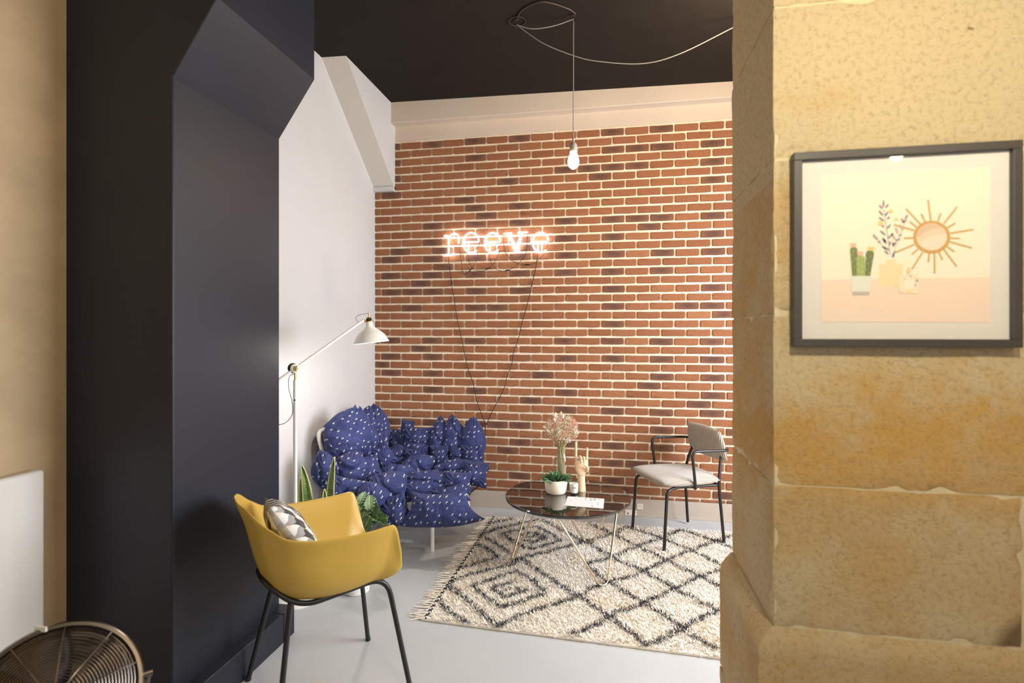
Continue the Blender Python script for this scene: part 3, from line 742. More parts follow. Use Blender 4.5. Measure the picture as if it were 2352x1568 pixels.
# on the table
def ontable(px, py): return onz(px, py, TZ)
def at_t(px, t):  # point on table top at pixel column and depth
    p = at(px, HY, t); p.z = TZ; return p
pp = at_t(1277, 3.69)
succ = thing('potted_succulent', 'green leafy succulent in a cream ceramic bowl on the round table', 'plant', pp)
MB().lathe([(0, 0), (.060, 0), (.068, .006), (.075, .030), (.078, .055), (.079, .094), (.078, .097), (.075, .096), (.073, .085), (0, .085)], 48).build('pot', CERA, succ)
MB().lathe([(0, .086), (.072, .086), (.072, .080), (0, .080)], 24).build('soil', SOIL, succ)
def leaf_mesh(L, W, bend=.3, fold=.15, n=9, tipsharp=1.6, notch=0, base=.25, round_=False):
    V = []; UV = []; F = []
    for i in range(n + 1):
        t = i / n
        prof = math.sin(math.pi * min(1, t ** .75)) ** .8 if round_ else (base + (1 - base) * math.sin(math.pi * min(.5, t * .9))) * (1 - t ** tipsharp) ** .7
        for j in range(-3, 4):
            s = j / 3; wd = W / 2 * prof
            if notch and abs(j) == 3 and i % 2: wd *= (1 - notch)
            V.append((s * wd, L * (t - .15 * bend * t * t), bend * L * (-(t ** 2)) * .8 + fold * abs(s) * wd)); UV.append((.5 + s * .5, t))
    for i in range(n):
        for j in range(6): a = i * 7 + j; F.append((a, a + 1, a + 8, a + 7))
    return V, F, UV
def leafobj(V, F, UV, mat_, parent, M, name='leaf'):
    o = MB().add(V, F).build(name, mat_, parent); setuv(o, lambda c, i: UV[i]); o.matrix_basis = M
    return o
rl = random.Random(11)
Vs = leaf_mesh(.070, .030, .35, .3, 7); base_me = None
def leaves(parent, specs_, mesh, mat_):
    src = None
    for M in specs_:
        if src is None: src = leafobj(*mesh, mat_, parent, M); s_ = src.modifiers.new('s', 'SOLIDIFY'); s_.thickness = .0016
        else:
            o = src.copy(); C.objects.link(o); o.parent = parent; o.matrix_basis = M
sp_ = []
for i in range(110):
    a = rl.uniform(0, 360); r = rl.uniform(0, .048) if i > 34 else rl.uniform(.045, .066); el = rl.uniform(48, 85) if i > 34 else rl.uniform(18, 55)
    sp_.append(Matrix.Translation((r * math.cos(R(a)), r * math.sin(R(a)), .088)) @ Matrix.Rotation(R(a - 90 + rl.uniform(-25, 25)), 4, 'Z') @ Matrix.Rotation(R(el), 4, 'X') @ Matrix.Rotation(R(rl.uniform(-40, 40)), 4, 'Y') @ Matrix.Scale(rl.uniform(.6, .95), 4))
leaves(succ, sp_, Vs, LEAFC)

vp = at_t(1289, 3.90)
vase = thing('glass_bottle_vase', 'clear glass bottle vase behind the succulent pot on the round table', 'vase', vp)
pr = [(0, 0), (.048, 0), (.053, .006), (.054, .15), (.051, .185), (.038, .215), (.033, .24), (.033, .272), (.036, .28), (.033, .281), (.030, .272), (.030, .24), (.035, .214), (.048, .184), (.051, .15), (.050, .010), (0, .008)]
MB().lathe(pr, 48).build('glass_body', GLASS, vase)
bq = thing('dried_bouquet', 'bouquet of dried pink and cream flowers standing in the glass vase', 'flowers', vp + Vector((0, 0, .012)))
rf = random.Random(9); st = MB(); heads = []
for i in range(84):
    a = rf.uniform(0, 2 * math.pi); r0 = rf.uniform(.012, .044); a2 = a + math.pi + rf.uniform(-.7, .7)
    q = abs(rf.gauss(0, .5)); q = min(q, 1)
    rr = .125 * math.sqrt(rf.random()); ah = rf.uniform(0, 2 * math.pi); zt = .375 + .125 * math.sqrt(max(0, 1 - (rr / .135) ** 2)) * rf.uniform(.1, 1)
    tip = Vector((rr * math.cos(ah), rr * math.sin(ah), zt - .012))
    st.tube(crom([(r0 * math.cos(ah + 2), r0 * math.sin(ah + 2), .01), (.028 * math.cos(ah + .5), .028 * math.sin(ah + .5), .17), (.026 * math.cos(ah), .026 * math.sin(ah), .262), tip], 3), .0013, 5)
    heads.append((tip, (tip - Vector((0, 0, .25))).normalized()))
st.build('stems', STEM, bq, kind='stuff')
fl = MB()
ico = [Vector(v).normalized() for v in ((0, 0, 1), (0, 0, -1), (1, 0, 0), (-1, 0, 0), (0, 1, 0), (0, -1, 0))]; icf = [(0, 2, 4), (0, 4, 3), (0, 3, 5), (0, 5, 2), (1, 4, 2), (1, 3, 4), (1, 5, 3), (1, 2, 5)]
for i in range(4200):
    a = rf.uniform(0, 2 * math.pi); cz_ = rf.uniform(-.75, 1); rr = .128 * (rf.uniform(.45, 1) ** .5); s_ = math.sqrt(max(0, 1 - cz_ * cz_))
    p = Vector((rr * s_ * math.cos(a) * 1.03, rr * s_ * math.sin(a), .385 + rr * .95 * cz_))
    if p.z < .33: p.x *= .75; p.y *= .75
    if mn.noise(p * 24) < -.12: continue
    sel = mn.noise(p * 16 + Vector((3, 3, 3)))
    mi = 1 if sel > .18 else (2 if sel < -.22 else (0 if rf.random() < .6 else 3))
    rr_ = rf.uniform(.0018, .0042); fl.add([p + v * rr_ for v in ico], icf, mi)
fl.build('florets', FLOR, bq, kind='stuff')
for i in range(13):
    tip, d = heads[i * 3 % 46]; tip = Vector((0, 0, .38)) + (tip - Vector((0, 0, .38))).normalized() * .125
    if tip.z < .36: tip.z = .42
    qd = (tip - Vector((0, 0, .3))).normalized().to_track_quat('Z', 'Y').to_matrix()
    MB().lathe([(0, -.018), (.006, -.014), (.0095, -.004), (.009, .006), (.005, .016), (0, .021)], 10, c=tip, ax=qd).build('bunny_tail', FLOR[0] if i % 2 else FLOR[2], bq)

hp = at_t(1335, 3.735)
hand = thing('wooden_hand', 'pale wooden mannequin hand with index and little finger raised, on the round table', 'ornament', hp, AN + R(6))
MB().lathe([(0, 0), (.0315, 0), (.032, .004), (.029, .04), (.0265, .08), (.0255, .102), (.024, .108), (0, .109)], 40).build('forearm', WOOD, hand)
def loft(secs, n=24):
    V = []; F = []
    for (cx, cy, z, rx, ry) in secs:
        for j in range(n):
            a = 2 * math.pi * j / n; ca, sa = math.cos(a), math.sin(a)
            V.append((cx + rx * math.copysign(abs(ca) ** .75, ca), cy + ry * math.copysign(abs(sa) ** .85, sa), z))
    for i in range(len(secs) - 1):
        for j in range(n): F.append((i * n + j, i * n + (j + 1) % n, (i + 1) * n + (j + 1) % n, (i + 1) * n + j))
    F += [tuple(range(n))[::-1], tuple((len(secs) - 1) * n + j for j in range(n))]
    return MB().add(V, F)
loft([(0, 0, .108, .018, .016), (0, 0, .112, .026, .022), (0, -.001, .130, .037, .025), (.0, -.002, .155, .046, .025), (.0, -.001, .185, .049, .023), (.001, 0, .208, .047, .020), (.002, 0, .214, .043, .016)]).build('palm', WOOD, hand)
def seg(mb, a, b, r0, r1):
    a = Vector(a); b = Vector(b); d = (b - a); L_ = d.length; q = d.normalized().to_track_quat('Z', 'Y').to_matrix()
    mb.lathe([(0, -r0 * .5), (r0 * .7, -r0 * .2), (r0, r0 * .5), (r1 * 1.02, L_ - r1 * .8), (r1 * .75, L_ - r1 * .15), (0, L_)], 16, c=a, ax=q)
def finger(name, pts, r):
    mb = MB()
    for i in range(3): seg(mb, pts[i], pts[i + 1], r * (1 - .08 * i), r * (.93 - .10 * i))
    return mb.build(name, WOOD, hand)
finger('index_finger', [(-.037, 0, .208), (-.038, 0, .262), (-.0385, -.002, .308), (-.039, -.004, .345)], .0098)
finger('little_finger', [(.040, 0, .205), (.041, 0, .246), (.041, -.001, .276), (.042, -.003, .303)], .0088)
finger('middle_finger', [(-.012, -.004, .212), (-.012, -.016, .246), (-.010, -.040, .236), (-.010, -.043, .204)], .0098)
finger('ring_finger', [(.014, -.004, .210), (.014, -.016, .240), (.013, -.038, .230), (.012, -.040, .200)], .0092)
finger('thumb', [(.028, -.012, .132), (.038, -.034, .156), (.028, -.050, .182), (.004, -.053, .196)], .0102)

cp = at_t(1318, 3.665)
cd = thing('scented_candle', 'small white candle in a glass tumbler between the succulent pot and the wooden hand', 'candle', cp, AN)
MB().lathe([(0, 0), (.0275, 0), (.029, .003), (.0335, .088), (.0325, .089), (.0315, .086), (.0285, .010), (0, .010)], 40).build('tumbler', GLASS, cd)
MB().lathe([(0, .011), (.0275, .011), (.0310, .072), (0, .071)], 36).build('wax', LWHITE, cd)
MB().tube([(0, 0, .070), (.001, 0, .080)], .001, 6).build('wick', BLK, cd)
m = MB()
for i in range(7):
    a = R(-90 - 26 + i * 8.5); rr = .0322; h = .009 if i in (0, 5) else .006
    p = Vector((rr * math.cos(a), rr * math.sin(a), .045)); t = Vector((-math.sin(a), math.cos(a), 0))
    m.add([p - t * .0016 + Vector((0, 0, 0)), p + t * .0016, p + t * .0016 + Vector((0, 0, h)), p - t * .0016 + Vector((0, 0, h))], [(0, 1, 2, 3)])
m.build('label_print', INK, cd, smooth=False)

pc_ = [ontable(1304, 1140), ontable(1388, 1145.5), ontable(1386, 1168), ontable(1297, 1161)]
cen = sum(pc_, Vector()) / 4
pa = thing('printed_sheet', 'white printed sheet lying on the front of the round table', 'paper', cen)
V = [p - cen + Vector((0, 0, .0006)) for p in pc_]; V2 = [v + Vector((0, 0, .0012)) for v in V]
MB().add(V + V2, [(0, 1, 2, 3), (7, 6, 5, 4), (0, 4, 5, 1), (1, 5, 6, 2), (2, 6, 7, 3), (3, 7, 4, 0)]).build('sheet', PAPER, pa, smooth=False)
def qp(u, v):
    a = V2[0].lerp(V2[1], u); b = V2[3].lerp(V2[2], u); return a.lerp(b, v) + Vector((0, 0, .0004))
m = MB()
for (u, v, du, dv) in ((.22, .12, .012, .10), (.25, .14, .012, .06), (.48, .10, .05, .05), (.49, .2, .04, .03), (.49, .27, .035, .02), (.62, .12, .03, .08), (.66, .14, .025, .06), (.62, .26, .025, .06), (.66, .27, .02, .05), (.72, .1, .05, .12), (.8, .14, .12, .02),
                       (.1, .4, .08, .012), (.12, .6, .05, .01), (.24, .7, .012, .06), (.3, .33, .012, .04), (.5, .62, .008, .06), (.64, .6, .012, .06), (.7, .6, .012, .06), (.68, .82, .05, .06), (.85, .4, .008, .4), (.9, .35, .03, .01), (.4, .45, .06, .01), (.38, .75, .05, .01)):
    m.add([qp(u, v), qp(u + du, v), qp(u + du, v + dv), qp(u, v + dv)], [(3, 2, 1, 0)])
m.build('print', INK, pa, smooth=False)

# ================================================================== GREY CORDUROY CHAIR
gc = thing('corduroy_armchair', 'grey beige corduroy armchair with black tubular frame and arms, by the brick wall', 'chair', (.4957, 4.289, .016), R(206.7))
def gl(x, y, z): return Vector((x, y, z))
for s in (1, -1):
    MB().tube(fillet([(.255, .230 * s, .002), (.225, .222 * s, .425), (.14, .20 * s, .440), (.0, .20 * s, .440)], .05, 7), .0115, 12).build('leg', STEELB, gc)
    MB().tube(crom([(-.255, .228 * s, .002), (-.236, .222 * s, .22), (-.222, .215 * s, .42), (-.245, .195 * s, .56), (-.285, .165 * s, .70), (-.305, .15 * s, .76)], 6), .0115, 12).build('rear_leg', STEELB, gc)
    MB().tube(fillet([(-.02, .19 * s, .430), (.02, .272 * s, .432), (.055, .276 * s, .712), (-.27, .268 * s, .700), (-.288, .16 * s, .700)], .05, 8), .0105, 12).build('armrest', STEELB, gc)
MB().tube(fillet([(.14, .20, .438), (-.222, .212, .432), (-.222, -.212, .432), (.14, -.20, .438)], .03, 6), .0095, 12).build('seat_rail', STEELB, gc)
def pad(name, w0, w1, d, th, M, puff=.35, N=20, rr=5):
    V = []; F = []
    for s in (1, -1):
        for i in range(N + 1):
            for j in range(N + 1):
                u = -1 + 2 * i / N; v = -1 + 2 * j / N
                # squircle map
                x = u * math.sqrt(max(0, 1 - .20 * v * v)); y = v * math.sqrt(max(0, 1 - .20 * u * u))
                e = max(0, (1 - abs(u) ** rr) * (1 - abs(v) ** rr)) ** .5
                ww = w0 + (w1 - w0) * (u + 1) / 2
                V.append((x * d / 2, y * ww / 2, s * th / 2 * e * (1 + puff * (1 - u * u) * (1 - v * v))))
    M1 = (N + 1) ** 2
    def cid(s, i, j):
        return (0 if (i in (0, N) or j in (0, N)) else s * M1) + i * (N + 1) + j
    for s in (0, 1):
        for i in range(N):
            for j in range(N):
                q = (cid(s, i, j), cid(s, i + 1, j), cid(s, i + 1, j + 1), cid(s, i, j + 1)); F.append(q if s == 0 else q[::-1])
    used = sorted(set(i for f in F for i in f)); mp = {a: b for b, a in enumerate(used)}
    o = MB().add([V[i] for i in used], [tuple(mp[i] for i in f) for f in F]).build(name, CORD, gc); o.data.set_sharp_from_angle(angle=R(180)); o.matrix_basis = M; return o
pad('seat', .50, .56, .56, .065, Matrix.Translation((.015, 0, .476)) @ Matrix.Rotation(R(-1), 4, 'Y'), .25)
pad('backrest', .50, .43, .262, .055, Matrix.Translation((-.262, 0, .722)) @ Matrix.Rotation(R(-78), 4, 'Y') , .25)

# ================================================================== SNAKE PLANT, SPLIT-LEAF PLANT, LAMP
sp0 = at(728, HY, 3.36); sp0.z = 0
sn = thing('snake_plant', 'snake plant with tall yellow edged striped leaves behind the yellow armchair', 'plant', sp0)
MB().lathe([(0, 0), (.075, 0), (.080, .005), (.098, .17), (.100, .175), (.095, .175), (.090, .155), (0, .155)], 40).build('pot', LWHITE, sn)
MB().lathe([(0, .158), (.091, .158), (.091, .15), (0, .15)], 24).build('soil', SOIL, sn)
def sword(tippx, tippy, t, basex, W, curve=0.0, face=0, bow=0):
    tip = at(tippx, tippy, t) - sp0; b0 = Vector((basex, 0, .15)); n = 16; V = []; UV = []; F = []
    for i in range(n + 1):
        q = i / n; c = b0.lerp(tip, q) + RT * (bow * math.sin(q * math.pi) + curve * math.sin(q * math.pi * 2))
        wd = W / 2 * (.62 + .38 * math.sin(math.pi * min(.5, q * .8))) * (1 - q ** 5) ** .8 * (1 if q < .99 else .05)
        sd_ = (RT * math.cos(R(face)) + FW * math.sin(R(face))); nf = (FW * math.cos(R(face)) - RT * math.sin(R(face)))
        for j in range(-2, 3): V.append(c + sd_ * wd * j / 2 + nf * (abs(j) / 2) * -.012); UV.append((.5 + j / 4, q * 3))
    for i in range(n):
        for j in range(4): a = i * 5 + j; F.append((a, a + 1, a + 6, a + 5))
    o = MB().add(V, F).build('leaf', LEAFS, sn); setuv(o, lambda c, i: UV[i]); s_ = o.modifiers.new('s', 'SOLIDIFY'); s_.thickness = .004
sword(694, 1067, 3.36, -.01, .068, -.008, 15, .0)
sword(770, 1049, 3.36, .03, .062, .010, -20, .016)
sword(690, 1094, 3.38, -.03, .045, 0, 35, -.02)
sword(745, 1122, 3.34, .02, .05, 0, 30, .01)

mp0 = at(819, HY, 3.28); mp0.z = 0
mo = thing('split_leaf_plant', 'dark green split leaf plant in a black speckled white pot beside the yellow armchair', 'plant', mp0)
MB().lathe([(0, 0), (.072, 0), (.077, .004), (.084, .14), (.082, .145), (.078, .144), (.076, .12), (0, .12)], 40).build('pot', TERR, mo)
MB().lathe([(0, .124), (.077, .124), (.077, .115), (0, .115)], 24).build('soil', SOIL, mo)
rm = random.Random(21)
LM = leaf_mesh(.150, .115, .35, .18, 12, 2.2, .45, .45)
tgt = [(848, 1162, 3.22, 20), (862, 1165, 3.26, 60), (880, 1190, 3.24, 100), (868, 1200, 3.2, 120), (836, 1180, 3.2, -20), (826, 1150, 3.25, -10), (845, 1195, 3.15, 150), (858, 1182, 3.2, 80), (885, 1205, 3.28, 110), (833, 1205, 3.18, -60), (851, 1178, 3.3, 10), (818, 1185, 3.3, -70), (873, 1174, 3.32, 70), (824, 1165, 3.22, -5)]
ms = MB(); mats_ = []
for (px, py, t, a) in tgt:
    p = at(px, py, t) - mp0; out = Vector((p.x, p.y, 0))
    ms.tube(crom([(out.x * .12, out.y * .12, .12), out * .45 + Vector((0, 0, p.z * .75)), p], 4), .0022, 6)
    M = Matrix.Translation(p) @ Matrix.Rotation(AN, 4, 'Z') @ Matrix.Rotation(R(-a), 4, 'Y') @ Matrix.Rotation(R(rm.uniform(40, 80)), 4, 'X') @ Matrix.Rotation(R(rm.uniform(-30, 30)), 4, 'Y') @ Matrix.Translation((0, -.03, 0)) @ Matrix.Scale(rm.uniform(.75, 1.0), 4)
    mats_.append(M)
ms.build('stems', LEAFM, mo)
leaves(mo, mats_, LM, LEAFM)

lb = at(678, HY, 3.17); lb.z = 0
fl_ = thing('floor_lamp', 'white adjustable arm floor lamp with bell shade and brass fittings, by the white wall', 'lamp', lb)
MB().lathe([(0, 0), (.135, 0), (.138, .003), (.136, .012), (.125, .018), (.02, .022), (0, .022)], 56).build('base', LWHITE, fl_)
JZ = 1.378
MB().tube([(0, 0, .02), (0, 0, JZ - .07)], .0118, 16).build('pole', LWHITE, fl_)
MB().tube([(0, 0, JZ - .075), (0, 0, JZ - .03)], .0065, 14).build('brass_neck', BRS, fl_)
MB().lathe([(0, 0), (.004, 0), (.004, .004), (0, .004)], 12, c=(0, 0, 0), ax=Matrix.Rotation(R(90), 3, 'X')).build('pole_screw', BLK, fl_, loc=(0.006, -.011, 1.19))
hd = at(835, 735, 3.42) - lb
jt = Vector((0, 0, JZ)); dirv = (hd - jt).normalized(); tail = jt - dirv * .36
MB().tube([tail, jt - dirv * .02], .0088, 14).tube([jt + dirv * .02, hd], .0088, 14).build('arm', LWHITE, fl_)
sn_ = dirv.cross(Vector((0, 0, 1))).normalized(); qm = sn_.to_track_quat('Z', 'Y').to_matrix()
MB().lathe([(0, -.016), (.027, -.016), (.028, -.010), (.028, .010), (.026, .016), (0, .016)], 28, c=jt, ax=qm).build('joint_disc', LWHITE, fl_)
MB().lathe([(0, -.02), (.031, -.02), (.031, -.008), (0, -.008)], 28, c=jt - FW * 0 - RT * .008, ax=qm).build('joint_washer', BLK, fl_)
jw = jt + sn_ * .016 * (1 if sn_.dot(FW) < 0 else -1)
f = (sn_ if sn_.dot(FW) < 0 else -sn_)
MB().tube([jt + f * .015, jt + f * .03], .009, 12).tube([jt + f * .028 + Vector((0, 0, .016)), jt + f * .028, jt + f * .028 + Vector((0, 0, -.016))], [.006, .004, .006], 10).build('wing_nut', BRS, fl_)
sh = at(850, 760, 3.47) - lb; st_ = at(847, 733, 3.45) - lb
tiltm = Matrix.Rotation(R(-6), 3, Vector(FW))
sprof = [(.016, .062), (.022, .060), (.024, .036), (.034, .018), (.068, -.006), (.092, -.030), (.105, -.056), (.114, -.074), (.115, -.076), (.112, -.076), (.103, -.058), (.090, -.032), (.066, -.009), (.032, .014), (.020, .034), (.016, .050)]
MB().lathe(sprof, 56, c=sh, ax=tiltm).build('shade', LWHITE, fl_)
MB().lathe([(0, .058), (.028, .058), (.028, .063), (0, .063)], 32, c=sh, ax=tiltm).build('brass_collar', BRS, fl_)
MB().lathe([(0, .062), (.017, .062), (.017, .078), (.010, .086), (0, .088)], 24, c=sh, ax=tiltm).build('lamp_holder', BLK, fl_)
hb = sh + tiltm @ Vector((0, 0, .063))
MB().tube([hd, hb + RT * -.026], .006, 12).tube([hb + Vector((0, 0, 0)) + RT * -.02, hb + RT * -.018 + Vector((0, 0, .018)), hb + RT * .0 + Vector((0, 0, .034)), hb + RT * .018 + Vector((0, 0, .018)), hb + RT * .02], .004, 8).tube([hb + Vector((0, 0, .0)), hb + Vector((0, 0, .052))], .005, 10).build('yoke', BRS, fl_)
MB().lathe([(0, -.052), (.016, -.047), (.028, -.030), (.028, -.014), (.016, .008), (.014, .03), (0, .03)], 28, c=sh, ax=tiltm).build('bulb', LAMPB, fl_)
MB().tube(crom([hb + Vector((0, 0, .052)), hb + RT * -.03 + Vector((0, 0, .05)), hb + RT * -.085 + Vector((0, 0, .030)), hd + RT * -.035 + Vector((0, 0, -.018))], 6), .0016, 6).tube(crom([jt + Vector((-.006, 0, -.035)), jt + RT * -.035 + Vector((0, 0, -.05)), jt + RT * -.038 + Vector((0, 0, -.12)), jt + RT * -.018 + Vector((0, 0, -.20)), jt + RT * -.02 + Vector((0, 0, -.28)), jt + RT * -.07 + Vector((0, 0, -.33)), jt + RT * -.14 + Vector((0, 0, -.33)), jt + RT * -.21 + Vector((0, 0, -.28)), tail + Vector((0, 0, -.01))], 6), .0022, 6).build('cable', GREYC, fl_)
point('floor_lamp_light', lb + sh + Vector((0, 0, -.075)), 14, (1, .93, .84), .03)

# ================================================================== PENDANT
ph = at(1317, 368, 3.5)
zc_ = zceil(ph.x)
pe = thing('pendant_bulb', 'bare glowing teardrop bulb hanging on a grey cord from the black ceiling', 'lamp', (ph.x, ph.y, 0))
zb = ph.z
MB().lathe([(0, zb - .058), (.014, zb - .055), (.030, zb - .040), (.037, zb - .018), (.036, zb + .002), (.028, zb + .028), (.019, zb + .048), (.016, zb + .062), (0, zb + .062)], 40).build('bulb', BULB, pe)
MB().lathe([(0, zb + .055), (.023, zb + .055), (.024, zb + .060), (.024, zb + .100), (.018, zb + .112), (.009, zb + .118), (.007, zb + .140), (0, zb + .142)], 32).build('socket', simple('grey_bakelite', (.30, .27, .25), .5), pe)
MB().tube([(0, 0, zb + .13), (0, 0, zc_ - .028)], .0032, 8).build('cord', GREYC, pe)
def hook(x, y, parent, mat_):
    z = zceil(x); c = Vector((0, 0, z)); m = MB().lathe([(0, z - .008), (.014, z - .008), (.014, z + .001), (0, z + .001)], 16)
    m.tube([c, c + Vector((0, 0, -.03)), c + Vector((.012, 0, -.042)), c + Vector((.012, 0, -.058)), c + Vector((0, 0, -.066)), c + Vector((-.012, 0, -.058))], .0028, 8)
    return m.build('ceiling_hook', mat_, parent)
hook(ph.x, ph.y, pe, HOOKM)
h2 = at(1187, 40, 3.56)
def tov(p): return Vector((p.x - ph.x, p.y - ph.y, p.z))
c1 = Vector((0, 0, zc_ - .030)); c2 = tov(h2); c2.z = zceil(h2.x) - .040
swag = [c1, at(1270, 60, 3.52), at(1222, 66, 3.54), c2]
swag = [c1] + [tov(p) for p in swag[1:3]] + [c2]
MB().tube(crom(swag, 8), .0034, 8).build('swag_cord', GREYC, pe)
sw2 = [c2] + [tov(p) for p in (at(1245, 98, 3.52), at(1318, 128, 3.5), at(1376, 141, 3.48), at(1475, 146, 3.45), at(1560, 124, 3.42), at(1680, 65, 3.4))] + [tov(at(1790, 8, 3.38))]
e3 = sw2[-1]; 
MB().tube(crom(sw2, 8), .0034, 8).build('swag_cord', GREYC, pe)
o = hook(h2.x, h2.y, pe, HOOKM); o.location = (h2.x - ph.x, h2.y - ph.y, 0)
MB().tube([(e3.x, e3.y, zceil(e3.x + ph.x)), e3], .003, 8).build('ceiling_hook', HOOKM, pe)
m = MB(); z = zceil(h2.x)
m.tube([Vector((h2.x - ph.x + .055 * math.cos(a), h2.y - ph.y + .02 + .055 * math.sin(a), z - .006)) for a in [2 * math.pi * i / 20 for i in range(20)]], .004, 6, True)
m.build('ceiling_plate', HOOKM, pe)
# dark cable lying on the ceiling between the hooks
q1, q2 = at(1187, 38, 3.56), at(1317, 30, 3.5)
pts = [Vector((p.x, p.y, zceil(p.x) - .006)) for p in (at(1185, 36, 3.58), at(1200, 8, 3.45), at(1245, -10, 3.36), at(1300, 6, 3.42), at(1322, 14, 3.48))]
tag(MB().tube(crom(pts, 8), .006, 8).build('ceiling_cable', HOOKM), 'dark cable looped across the black ceiling above the pendant hooks', 'cable')

# ================================================================== NEON SIGN
ns = thing('neon_sign', 'glowing white neon lettering mounted on the brick wall', 'sign', (-.85, YB, 2.2))
NO = Vector((-.85, YB, 2.2))
def nz(x, y, d=.045): return ony(1010 + x / 8.11, 500 + y / 8.11, YB - d) - NO
def ntube(name, pts, r=.0065, cr=True, **k):
    P = [nz(*p) for p in pts]; return MB().tube(crom(P, 6) if cr else P, r, 10).build(name, NEON, ns, **k)
ntube('letter_r', [(80, 335), (150, 335), (165, 350), (167, 450), (167, 600), (167, 685), (90, 698), (85, 705), (150, 700), (280, 685)], cr=False)
ntube('letter_r', [(170, 420), (185, 360), (220, 315), (270, 298), (320, 310), (352, 350), (355, 420), (350, 480)])
for cx in (585, 985, 1880):
    rx, ry = (148, 185); cy = 465 if cx < 1500 else 460
    pts = []
    for a in range(0, 318, 12): pts.append((cx + rx * math.cos(R(a)), cy - ry * math.sin(R(a))))
    P_ = [(cx - 50, cy + 175), (cx - 50, cy + 60), (cx - 50, cy + 5), (cx - 130, cy - 12), (cx + 120, cy - 15)] + pts
    P_ = [(cx - rx + 12, cy - 10), (cx + rx - 8, cy - 16)] + pts[1:]
    MB().tube([nz(*p) for p in P_], .0065, 10).build('letter_e', NEON, ns)
    MB().tube([nz(cx - 50, cy + 10), nz(cx - 50, cy + 165)], .0055, 10).build('letter_e', NEON, ns)
ntube('letter_v', [(1190, 300), (1250, 292), (1345, 292)], cr=False)
ntube('letter_v', [(1450, 278), (1540, 272), (1635, 270)], cr=False)
ntube('letter_v', [(1275, 300), (1345, 470), (1405, 635), (1440, 635), (1490, 470), (1540, 285)], cr=False)
ntube('letter_v', [(1310, 300), (1370, 450), (1422, 590), (1470, 450), (1512, 290)], cr=False)
m = MB()
for (x, y) in ((167, 350), (167, 690), (440, 460), (730, 540), (840, 460), (1125, 560), (1230, 295), (1600, 275), (1735, 460), (2030, 540)):
    m.tube([nz(x, y, .045), nz(x, y, .0)], .005, 8)
m.build('standoffs', m_glass('standoff_glass', .1), ns)
cab = MB(); conn = MB()
for pts in ([(380, 420), (375, 600), (400, 800), (425, 1000), (465, 1050), (560, 980), (650, 870), (690, 760), (715, 640)],
            [(530, 690), (550, 830), (620, 935), (690, 980), (780, 990), (870, 965), (960, 905), (1050, 780), (1130, 600)],
            [(925, 680), (960, 830), (1050, 955), (1180, 995), (1300, 970), (1450, 865), (1560, 740), (1610, 620), (1640, 290)],
            [(1195, 320), (1195, 500), (1225, 640), (1310, 770), (1460, 855), (1600, 880), (1700, 865), (1810, 810), (1950, 670)],
            [(120, 570), (105, 620), (110, 680)], [(730, 470), (730, 540), (650, 600), (560, 640)], [(1110, 480), (1115, 540), (1000, 600), (950, 630)], [(2010, 460), (2005, 540), (1950, 590), (1870, 630)]):
    cab.tube(crom([nz(x, y, .03) for x, y in pts], 6), .0021, 6)
for (x, y, dx, dy) in ((575, 965, 30, -35), (900, 945, 40, -22), (1265, 975, 40, -5), (1635, 870, 45, 5)):
    conn.tube([nz(x - dx, y - dy, .03), nz(x + dx, y + dy, .03)], .0055, 8)
def n4(x, y, d=.025): return ony(950 + x / 3.015, 460 + y / 3.015, YB - d) - NO
def n5(x, y, d=.03): return ony(840 + x / 3.563, 800 + y / 3.563, YB - d) - NO
cab.tube(crom([n4(240, 375), n4(250, 470), n4(262, 570), n4(282, 700), n4(300, 810), n4(340, 1000), n4(362, 1110), n4(378, 1170), n4(415, 1280), n4(432, 1370), n4(470, 1480), n4(500, 1555)], 4), .0030, 6)
cab.tube(crom([n4(860, 370), n4(845, 470), n4(820, 580), n4(798, 680), n4(775, 760), n4(745, 870), n4(720, 975), n4(690, 1060), n4(680, 1130), n4(645, 1225), n4(627, 1300), n4(545, 1460), n4(502, 1555)], 4), .0030, 6)
cab.tube(crom([n5(980, 610), n5(978, 680), n5(970, 790), n5(962, 880), n5(950, 930), n5(957, 1060), n5(905, 1140), n5(860, 1180), n5(835, 1215), n5(800, 1240)], 5), .0036, 7)
cab.tube(crom([n5(950, 930), n5(945, 1010), n5(955, 1085), n5(900, 1150), n5(850, 1165), n5(800, 1190), n5(770, 1220)], 5), .003, 7)
conn.tube([n4(260, 550), n4(265, 585)], .0055, 8).tube([n4(824, 565), n4(815, 600)], .0055, 8)
cab.build('cables', RUBB, ns); conn.build('connectors', RUBB, ns)

# ================================================================== SOCKETS
def socket(px, py, w_, h_, label, kinds):
    c = ony(px, py, YB - .024); t = thing('wall_socket', label, 'socket', c)
    MB().box((-w_ / 2, -.009, -h_ / 2), (w_ / 2, 0, h_ / 2)).build('plate', SOCK, t, smooth=False, bevel=.002)
    for k, dx in enumerate(kinds):
        m = MB()
        if dx[1] == 'uk':
            for (a, b) in ((-.010, -.002), (.010, -.002), (0, .010)): m.box((dx[0] + a - .0022, -.0105, b - .0022), (dx[0] + a + .0022, -.0085, b + .0022))
        else: m.box((dx[0] - .006, -.0105, -.012), (dx[0] + .005, -.0085, -.001))
        m.build('holes', BLK, t, smooth=False)
socket(1469.5, 1162.5, .050, .050, 'single square wall socket on the skirting, the higher of the two', [(0, 'uk')])
socket(1449, 1176.5, .098, .046, 'double wall socket on the skirting, low behind the grey chair leg', [(-.024, 'net'), (.024, 'uk')])

